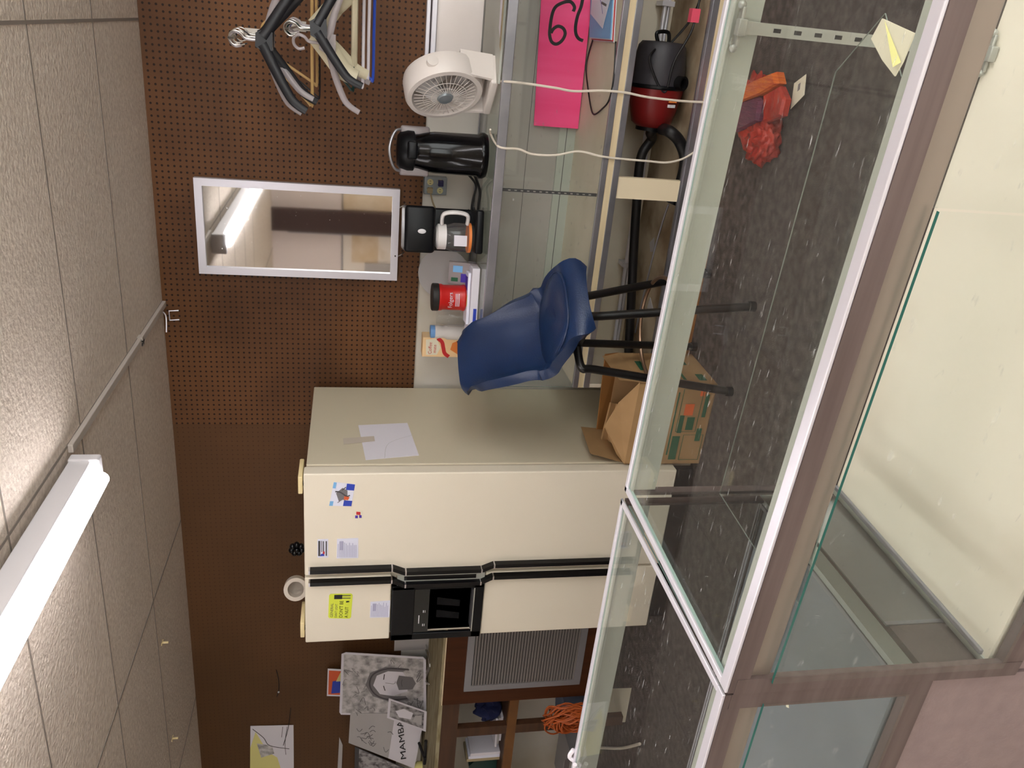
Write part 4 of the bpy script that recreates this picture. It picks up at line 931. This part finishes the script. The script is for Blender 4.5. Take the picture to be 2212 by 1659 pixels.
hanger('blue tubular hanger at the bottom of the lower bunch', 'hang_blue', hx, 3.42, hz, .16, .195, 'tube', yaw=.05, r=.006)

# ================================================================== STOOL
t = thing('bar_stool', 'blue vinyl bucket seat bar stool with black metal legs', 'stool', (-1.08, 2.97, 0), -.68)
SCZ = .0   # seat meshes are built at zero height, then scaled and lifted
SK, SH = 1.0, .698
prof = [(.172, -.035), (.162, .0), (.132, .010), (.06, .008), (-.03, .0), (-.10, .004), (-.155, .035), (-.20, .10), (-.255, .20), (-.315, .30), (-.355, .365)]
P = crv([(x, 0, z+SCZ) for x, z in prof], 4); n = len(P)
def lerpt(tb, t_):
    for (a, va), (b_, vb) in zip(tb, tb[1:]):
        if t_ <= b_: 
            k = (t_-a)/(b_-a); k = k*k*(3-2*k); return va+(vb-va)*k
    return tb[-1][1]
wid = [(0, .128), (.12, .176), (.35, .215), (.55, .225), (.72, .205), (.88, .178), (1, .118)]
cur = [(0, -.02), (.2, .004), (.38, .045), (.54, .095), (.7, .09), (.86, .05), (1, .012)]
ns = 24; grid = []
for i, p in enumerate(P):
    tt = i/(n-1); tg = (P[min(i+1, n-1)]-P[max(i-1, 0)]).normalized(); nrm = Vector((tg.z, 0, -tg.x)); nrm = nrm if nrm.x+nrm.z > 0 else -nrm
    row = []
    for k in range(ns+1):
        s = -1+2*k/ns; e = abs(s)**2.6
        row.append(p + Vector((0, s*lerpt(wid, tt)*(1-.06*e), 0)) + nrm*(e*lerpt(cur, tt)) - Vector((0, 0, .05*abs(s)**3*tt**9)))
    grid.append(row)
ST = Matrix.Translation((.100, -.030, SH)) @ Matrix.Scale(SK, 4)
b = MB(); b.T = ST; vs = [v for r_ in grid for v in r_]; fs = [(i*(ns+1)+k, i*(ns+1)+k+1, (i+1)*(ns+1)+k+1, (i+1)*(ns+1)+k) for i in range(n-1) for k in range(ns)]
b.add(vs, fs); sh = b.build('bucket_shell', 'vinyl_blue', t, smooth=True, angle=180)
md = sh.modifiers.new('s', 'SOLIDIFY'); md.thickness = .040; md.offset = 1.0
md = sh.modifiers.new('b', 'BEVEL'); md.width = .012; md.segments = 3; md.limit_method = 'ANGLE'; md.angle_limit = math.radians(50)
# seat pad with piping
def pad(z, k): 
    out = []
    for i in range(40):
        a = 2*PI*i/40; ca, sa = math.cos(a), math.sin(a); q = 3.2
        x = (abs(ca)**(2/q))*(1 if ca > 0 else -1); y = (abs(sa)**(2/q))*(1 if sa > 0 else -1)
        out.append(Vector((.008+x*.168*k, y*(.160+.008*x)*k, z - .022*max(0, x)**3)))
    return out
b = MB(); b.T = ST; rows = [pad(SCZ+.015, .93), pad(SCZ+.03, 1.0), pad(SCZ+.055, 1.02), pad(SCZ+.066, 1.0), pad(SCZ+.074, .93), pad(SCZ+.080, .7), pad(SCZ+.082, .3)]
vs = [v for r_ in rows for v in r_]; fs = [(i*40+k, i*40+(k+1) % 40, (i+1)*40+(k+1) % 40, (i+1)*40+k) for i in range(len(rows)-1) for k in range(40)]; fs.append([(len(rows)-1)*40+k for k in range(40)])
b.add(vs, fs); pd = b.build('seat_pad', 'vinyl_blue', t, smooth=True, angle=180)
b = MB(); b.T = ST; b.tube(pad(SCZ+.066, 1.005), .0045, 6, closed=True); b.build('piping', 'vinyl_blue', pd, smooth=True)
b = MB(); b.box(-.0, .20, -.11, .07, SH-.060, SH-.042); plab(b.build('seat_plate', 'black_paint', t), 'black mounting plate')
rzs = -t.rotation_euler.z
def tl(p):
    d = Vector(p) - Vector((-1.08, 2.97, 0)); c, s = math.cos(rzs), math.sin(rzs); return Vector((c*d.x-s*d.y, s*d.x+c*d.y, d.z))
tops = [(-.965, 2.80), (-1.175, 2.805), (-.965, 3.02), (-1.155, 3.02)]; feet = [(-.888, 2.752), (-1.262, 2.785), (-.885, 3.185), (-1.225, 3.185)]
legs = []
for (a, f) in zip(tops, feet):
    A = Vector((a[0], a[1], .635)); Fv = Vector((f[0], f[1], .012)); c = Vector((-1.045, 2.90, .655)); b = MB()
    b.tube([tl(p) for p in crv([c.lerp(A, .5)+Vector((0, 0, .008)), A+Vector((0, 0, .004)), A.lerp(Fv, .08), A.lerp(Fv, .5), Fv], 6)], .0165, 14)
    lg = b.build('leg', 'black_paint', t, smooth=True); legs.append((A, Fv))
    b = MB(); q = tl(Fv); b.lathe([(0, -.012), (.020, -.012), (.020, .012), (.016, .014)], 14, Matrix.Translation(q)); b.build('foot_cap', 'black_matte', lg, smooth=True)
b = MB(); R_ = [A.lerp(Fv, (.635-.29)/(.635-.012)) for A, Fv in legs]; cen = sum(R_, Vector())/4; rr = sum((p-cen).xy.length for p in R_)/4
b.tube([tl(cen+Vector((math.cos(2*PI*k/40)*rr*.985, math.sin(2*PI*k/40)*rr*.985, 0))) for k in range(40)], .008, 8, closed=True)
plab(b.build('foot_ring', 'ring_metal', t, smooth=True), 'brownish metal foot ring')

# ================================================================== WORKBENCH AT THE LEFT
BY, BZ = 3.17, 1.045
t = thing('workbench', 'brown wooden workbench with worn top against the back wall at the left', 'workbench', (-2.6, BY, 0))
def wb(b, x0, x1, y0, y1, z0, z1, bev=0): b.box(x0+2.6, x1+2.6, y0-BY, y1-BY, z0, z1, bev)
b = MB(); wb(b, -4.9, -2.58, BY, YW-.016, BZ-.02, BZ); plab(b.build('top', 'bench_top', t), 'stained worn top')
b = MB(); wb(b, -4.9, -2.58, BY+.004, BY+.03, BZ-.11, BZ-.02); b.build('apron', 'bench_brown', t)
zr = ony(1098, 1600, BY+.02).z; xl = ony(1050, 1583, BY).x
b = MB(); wb(b, -4.9, -2.6, BY+.01, BY+.035, zr-.03, zr+.02); plab(b.build('lower_rail', 'bench_amber', t), 'amber wooden rail')
b = MB(); wb(b, -4.9, -2.6, BY+.02, YW-.05, zr+.0, zr+.012); b.build('shelf', 'bench_brown', t)
for x in (xl-.03, -2.64, -4.84):
    b = MB(); wb(b, x, x+.06, BY+.012, BY+.05, 0, BZ-.02); b.build('leg', 'bench_brown', t)
for x in (xl-.03, -2.64, -4.84):
    b = MB(); wb(b, x, x+.05, YW-.08, YW-.03, 0, BZ-.02); b.build('leg', 'bench_brown', t)
# grille panel on the bench front
gy = BY-.03
g = [ony(x, y, gy) for x, y in ((1002, 1496), (1014, 1330), (1273, 1330), (1253, 1472))]
gx0, gx1, gz0, gz1 = (g[0].x+g[3].x)/2, g[0].x+.52, (g[2].z+g[3].z)/2, (g[0].z+g[1].z)/2
t = thing('return_air_grille', 'grey louvred air grille in a dark walnut board mounted on the workbench front', 'vent grille', (gx0, gy, 0))
b = MB(); fwd = .09; b.box(-fwd, gx1-gx0+fwd, .0, .028, gz0-.09, gz1+.105); plab(b.build('board', 'walnut', t), 'dark walnut board')
b = MB(); b.box(-fwd, gx1-gx0+fwd, -.002, .028, gz1+.105, gz1+.110); plab(b.build('board_edge', 'cream_wood', t), 'pale board edge')
b = MB(); wx = gx1-gx0; e = .035
mitre(b, [(0, gz0), (wx, gz0), (wx, gz1), (0, gz1)], [(e, gz0+e), (wx-e, gz0+e), (wx-e, gz1-e), (e, gz1-e)], -.008, 0); b.build('grille_frame', 'grille_grey', t)
b = MB(); n = 37; hgt = (gz1-gz0-2*e)/n
for k in range(n):
    z = gz0+e+hgt*k; b.prism([Vector((e, -.0045, z)), Vector((e, -.008, z+hgt*.66)), Vector((e, -.001, z+hgt*.72)), Vector((e, -.001, z))], (wx-2*e, 0, 0))
b.mi = 1; b.box(e, wx-e, -.0005, .0, gz0+e, gz1-e)
b.build('louvre', ['grille_slat', 'ink'], t)
# coil of orange cord hanging at the grille board corner
c = ony(1232, 1548, BY-.07)
b = MB(); rnd = random.Random(3)
for k in range(30):
    r_ = rnd.uniform(.06, .125); ph = rnd.uniform(0, 2*PI); cx_, cz_ = rnd.uniform(-.018, .018), rnd.uniform(-.03, .02); sy = rnd.uniform(-.05, .05); zf = rnd.uniform(.95, 1.35)
    b.tube(crv([(cx_+r_*math.cos(a+ph)*.85, sy+.02*math.sin(3*a+ph), cz_+r_*zf*math.sin(a+ph)) for a in [2*PI*j/8 for j in range(8)]], 4, closed=True), .0042, 6, closed=True)
o = at_base(b, 'extension_cord', 'cable_orange', (c.x, BY-.095, c.z), math.radians(-20), smooth=True); tag(o, 'thick coil of orange extension cord hanging in front of the workbench', 'cord')
b = MB(); b.tube([(0, 0, 0), (0, -.12, 0), (0, -.12, .02)], .006, 8); tag(at_base(b, 'cord_hook', 'wire', (c.x, BY+.01, c.z+.10)), 'wire hook holding the orange extension cord coil', 'hook')
# things on the bench shelf
zs_ = zr+.012
b = MB(); bm = bmesh.new(); bmesh.ops.create_icosphere(bm, subdivisions=4, radius=1)
for v in bm.verts:
    p = v.co.copy(); v.co = Vector((p.x*.07, p.y*.06, p.z*.07+.07))*(1+noise.noise(p*2.5)*.35); v.co.z = max(.0, v.co.z)
b.bm(bm); c = ony(1076, 1528, 3.36); tag(at_base(b, 'navy_cloth', 'navy_cloth', (c.x, 3.36, zs_+.002), smooth=True), 'crumpled navy cloth on the workbench shelf behind the grille board', 'cloth')
c = ony(1092, 1562, 3.34); 
for k in range(3):
    b = MB(); b.box(-.09, .09, -.06, .10, 0, .012, .002); o = at_base(b, 'magazine', ('paper', 'paper_shade', 'paper')[k], (c.x-.02*k, 3.36, zs_+.001+.0125*k), .1*k)
    tag(o, ('bottom white magazine of the short stack on the workbench shelf', 'middle grey magazine of the short stack on the workbench shelf', 'top white magazine of the short stack on the workbench shelf')[k], 'magazine', 'magazines on the workbench shelf')
c = ony(1085, 1618, 3.34)
for k in range(3):
    b = MB(); b.box(-.010, .010, -.07, .07, 0, .17+.01*k, .001); o = at_base(b, 'booklet', ('paper', 'paper_cool', 'cord_tan')[k], (c.x+.028-.024*k, 3.36, zs_), 0)
    o.rotation_euler = (0, 0, .05*k); tag(o, ('white booklet standing rightmost on the workbench shelf', 'white booklet standing between two others on the workbench shelf', 'tan booklet standing leftmost on the workbench shelf')[k], 'booklet', 'booklets on the workbench shelf')
b = MB(); b.prism([Vector(p) for p in ((-.10, 0, .0), (.07, 0, .0), (.05, 0, .10), (-.02, 0, .16), (-.10, 0, .15))], (0, .10, 0)); c = ony(1040, 1650, 3.32)
tag(at_base(b, 'dark_green_bag', 'dark_green', (c.x, 3.33, zs_+.002)), 'dark green cloth bag on the workbench shelf at the far left', 'bag')
b = MB(); b.lathe([(0, 0), (.10, 0), (.115, .20), (.12, .205), (.11, .205)], 28); c = ony(1180, 1535, 3.66)
tag(at_base(b, 'bucket', 'denim', (c.x, 3.66, 0), smooth=True), 'blue grey bucket on the floor under the workbench', 'bucket')
b = MB(); b.box(-.22, .16, -.13, .14, 0, .16, .002); b.mi = 1; b.box(-.02, .10, -.1305, -.13, .06, .09); c = ony(1190, 1640, 3.45)
b.mi = 0; b.prism([Vector(p) for p in ((-.22, -.13, .16), (.16, -.13, .16), (.20, -.20, .22), (-.24, -.20, .22))], (0, 0, .003))
tag(at_base(b, 'grey_carton', ['paper_shade', 'red_print'], (c.x-.16, 3.60, 0)), 'grey white carton with faint red print under the workbench', 'box')
# on the bench top: drawings leaning against the wall
def lean(pts, yb, yt): return [ony(x, y, yt if i < 2 else yb) for i, (x, y) in enumerate(pts)]
t_ = []
S = Sheet([ony(720, 1503, 3.775), ony(706, 1503, 3.775)] and [ony(706, 1503, 3.76), ony(708, 1444, 3.76), ony(800, 1449, 3.755), ony(800, 1506, 3.755)], .002).base(0)
S.r(.06, .03, .94, 1, 1).poly([(.1, .1), (.55, .12), (.7, .5), (.4, .9), (.2, .6)], 2).poly([(.55, .2), (.9, .3), (.85, .7), (.6, .5)], 3)
tag(S.mb.build('orange_picture', ['paper', 'orange_print', 'blue_print', 'yellow_pencil']), 'small orange and blue picture behind the large portrait drawing', 'picture')
S = Sheet([ony(733, 1543, 3.72), ony(738, 1408, 3.72), ony(920, 1420, 3.66), ony(921, 1546, 3.66)], .003).base(0, [(0, .02), (.04, 0), (.97, 0), (1, .05), (1, .97), (.95, 1), (0, 1)])
S.r(.03, .03, .97, .97, 1)
S.poly([(.32, .42), (.48, .36), (.66, .38), (.76, .5), (.74, .72), (.60, .80), (.42, .78), (.34, .62)], 0)
S.poly([(.27, .80), (.24, .56), (.32, .38), (.5, .29), (.70, .34), (.81, .52), (.80, .80), (.74, .72), (.74, .55), (.66, .42), (.5, .38), (.36, .46), (.33, .62), (.34, .76)], 3)
S.stroke([(.30, .78), (.27, .58), (.34, .42), (.5, .34), (.68, .38), (.78, .55), (.78, .8)], .010, 2).stroke([(.42, .52), (.50, .50)], .006, 2).stroke([(.60, .50), (.69, .51)], .006, 2)
S.stroke([(.55, .52), (.54, .62), (.58, .64)], .003, 3).poly([(.44, .68), (.56, .65), (.68, .68), (.66, .84), (.56, .88), (.46, .84)], 3).stroke([(.5, .72), (.56, .71), (.62, .72)], .003, 2)
rnd = random.Random(5)
for k in range(46):
    u, v = rnd.uniform(.04, .92), rnd.uniform(.04, .94)
    if .28 < u < .8 and .34 < v < .88: continue
    S.stroke([(u, v), (u+rnd.uniform(-.08, .08), v+rnd.uniform(-.05, .05)), (u+rnd.uniform(-.1, .1), v+rnd.uniform(-.07, .07))], .003, 2+k % 2, n=4)
tag(S.mb.build('portrait_drawing', ['paper', 'pencil', 'ink_mid', 'ink_soft']), 'large pencil portrait drawing leaning on the wall above the workbench', 'drawing')
S = Sheet([ony(753, 1604, 3.71), ony(757, 1540, 3.71), ony(918, 1540, 3.65), ony(895, 1659, 3.65)], .003).base(0)
S.r(0, .60, 1, 1, 3)
for k in range(16):
    u, v = rnd.uniform(.1, .6), rnd.uniform(.1, .55); S.stroke([(u, v), (u+rnd.uniform(-.1, .1), v+.04), (u+rnd.uniform(-.1, .1), v+.08)], .004, 1, n=4)
S.text('MAMBA', .12, .86, .052, 2, ang=-.35, sx=1.1)
tag(S.mb.build('lettered_drawing', ['paper_shade', 'ink_soft', 'ink', 'paper']), 'pale drawing with black MAMBA lettering left of the portrait drawing', 'drawing')
S = Sheet([ony(836, 1550, 3.62), ony(840, 1508, 3.62), ony(922, 1537, 3.58), ony(920, 1580, 3.58)], .003).base(0); S.r(.1, .06, .93, .93, 1)
S.poly([(.25, .3), (.5, .2), (.75, .4), (.7, .65), (.35, .6)], 0); S.poly([(.3, .65), (.6, .7), (.75, .88), (.25, .88)], 2)
tag(S.mb.build('framed_sketch', ['paper', 'pencil_dark', 'paper_shade']), 'small grey sketch with white border propped before the portrait drawing', 'drawing')
S = Sheet([ony(765, 1700, 3.70), ony(767, 1612, 3.70), ony(880, 1662, 3.64), ony(880, 1750, 3.64)], .006).base(0); S.r(.12, .08, 1, .92, 1)
tag(S.mb.build('dark_framed_drawing', ['dark_grey', 'pencil_dark']), 'drawing in a dark grey mount at the far left of the workbench', 'drawing')
S = Sheet([ony(540, 1690, YW-.016), ony(541, 1568, YW-.016), ony(634, 1566, YW-.016), ony(635, 1690, YW-.016)], .002).base(0)
S.poly([(0, 0), (.62, 0), (.9, .12), (.55, .4), (.45, .62), (0, .8)], 1).poly([(.45, .25), (.7, .15), (.66, .5), (.52, .55)], 2).stroke([(.95, .05), (.8, .3), (.66, .45), (.6, .9)], .005, 3).stroke([(.98, .85), (.7, .8), (.5, .82)], .003, 3).stroke([(.98, .75), (.8, .72)], .003, 3)
tag(S.mb.build('wall_sketch', ['paper', 'yellow_pencil', 'pencil', 'ink_mid']), 'sketch with yellow shading pinned high on the tan pegboard', 'drawing')
b = MB(); b.tube(crv([ony(x, y, YW-.02) for x, y in ((597, 1448), (602, 1470), (602, 1490), (598, 1505))], 5), .0022, 6); b.mi = 1; b.ball(ony(602, 1495, YW-.022), .006, 8)
tag(b.build('push_pin_wire', ['ink', 'paper_shade']), 'short dark wire held by a pale push pin on the tan pegboard', 'wire')
b = MB(); b.tube(crv([ony(x, y, YW-.03) for x, y in ((628, 1530), (622, 1575), (612, 1610))], 4), .002, 6)
tag(b.build('thin_wire', 'ink'), 'thin dark wire hanging beside the yellow shaded sketch', 'wire')
S = Sheet([ony(726, 1720, YW-.02), ony(733, 1592, YW-.02), ony(740, 1610, YW-.03), ony(736, 1720, YW-.03)], .001).base(0)
tag(S.mb.build('curled_paper', 'paper_shade'), 'curled strip of grey paper above the lettered drawing', 'paper')
# bench-top clutter
b = MB(); z = BZ+.004
for k in range(5):
    pts = [onz(x+rnd.uniform(-5, 5), y, z+.003*k) for x, y in ((916, 1385), (925, 1410), (924, 1440), (918, 1465), (926, 1478))]; b.tube(crv(pts, 5), .0022, 6)
tag(b.build('wire_bundle', 'wire', smooth=True), 'loose bundle of thin wire on the workbench top before the portrait', 'wire')
b = MB(); p0, p1 = onz(920, 1600, BZ+.012), onz(917, 1650, BZ+.012); b.tube([p0, p1], .009, 10); tag(b.build('marker_pen', 'ink', smooth=True), 'thick black marker lying on the workbench top', 'marker')
b = MB(); p0, p1 = onz(905, 1605, BZ+.035), onz(918, 1640, BZ+.014); b.tube([p0, p1], .008, 10); tag(b.build('marker_pen', 'ink', smooth=True), 'black marker leaning on the lettered drawing', 'marker')
b = MB(); b.lathe([(0, 0), (.024, 0), (.026, .004), (.026, .035), (0, .035)], 20); b.mi = 1; b.lathe([(.0, .034), (.020, .034), (.020, .12), (.014, .135), (0, .135)], 20)
c = onz(925, 1358, BZ); tag(at_base(b, 'spray_bottle', ['blue_print', 'paper'], (-3.06, 3.60, BZ), smooth=True), 'small bottle with blue base on the workbench beside the refrigerator', 'bottle')
b = MB(); b.box(-.16, .10, -.004, .0, 0, .20); tag(at_base(b, 'grey_card', 'paper_shade', (-3.22, 3.74, BZ)), 'blank grey card leaning on the wall between portrait and refrigerator', 'card')
b = MB(); b.lathe([(0, 0), (.03, 0), (.032, .03), (.02, .05), (0, .05)], 16); b.mi = 1; b.ball((0, 0, .035), .02, 10)
c = onz(912, 1655, BZ); tag(at_base(b, 'paint_pot', ['yellow_pencil', 'sky_print'], (c.x, c.y, BZ), smooth=True), 'small yellow paint pot at the far left of the workbench', 'pot')
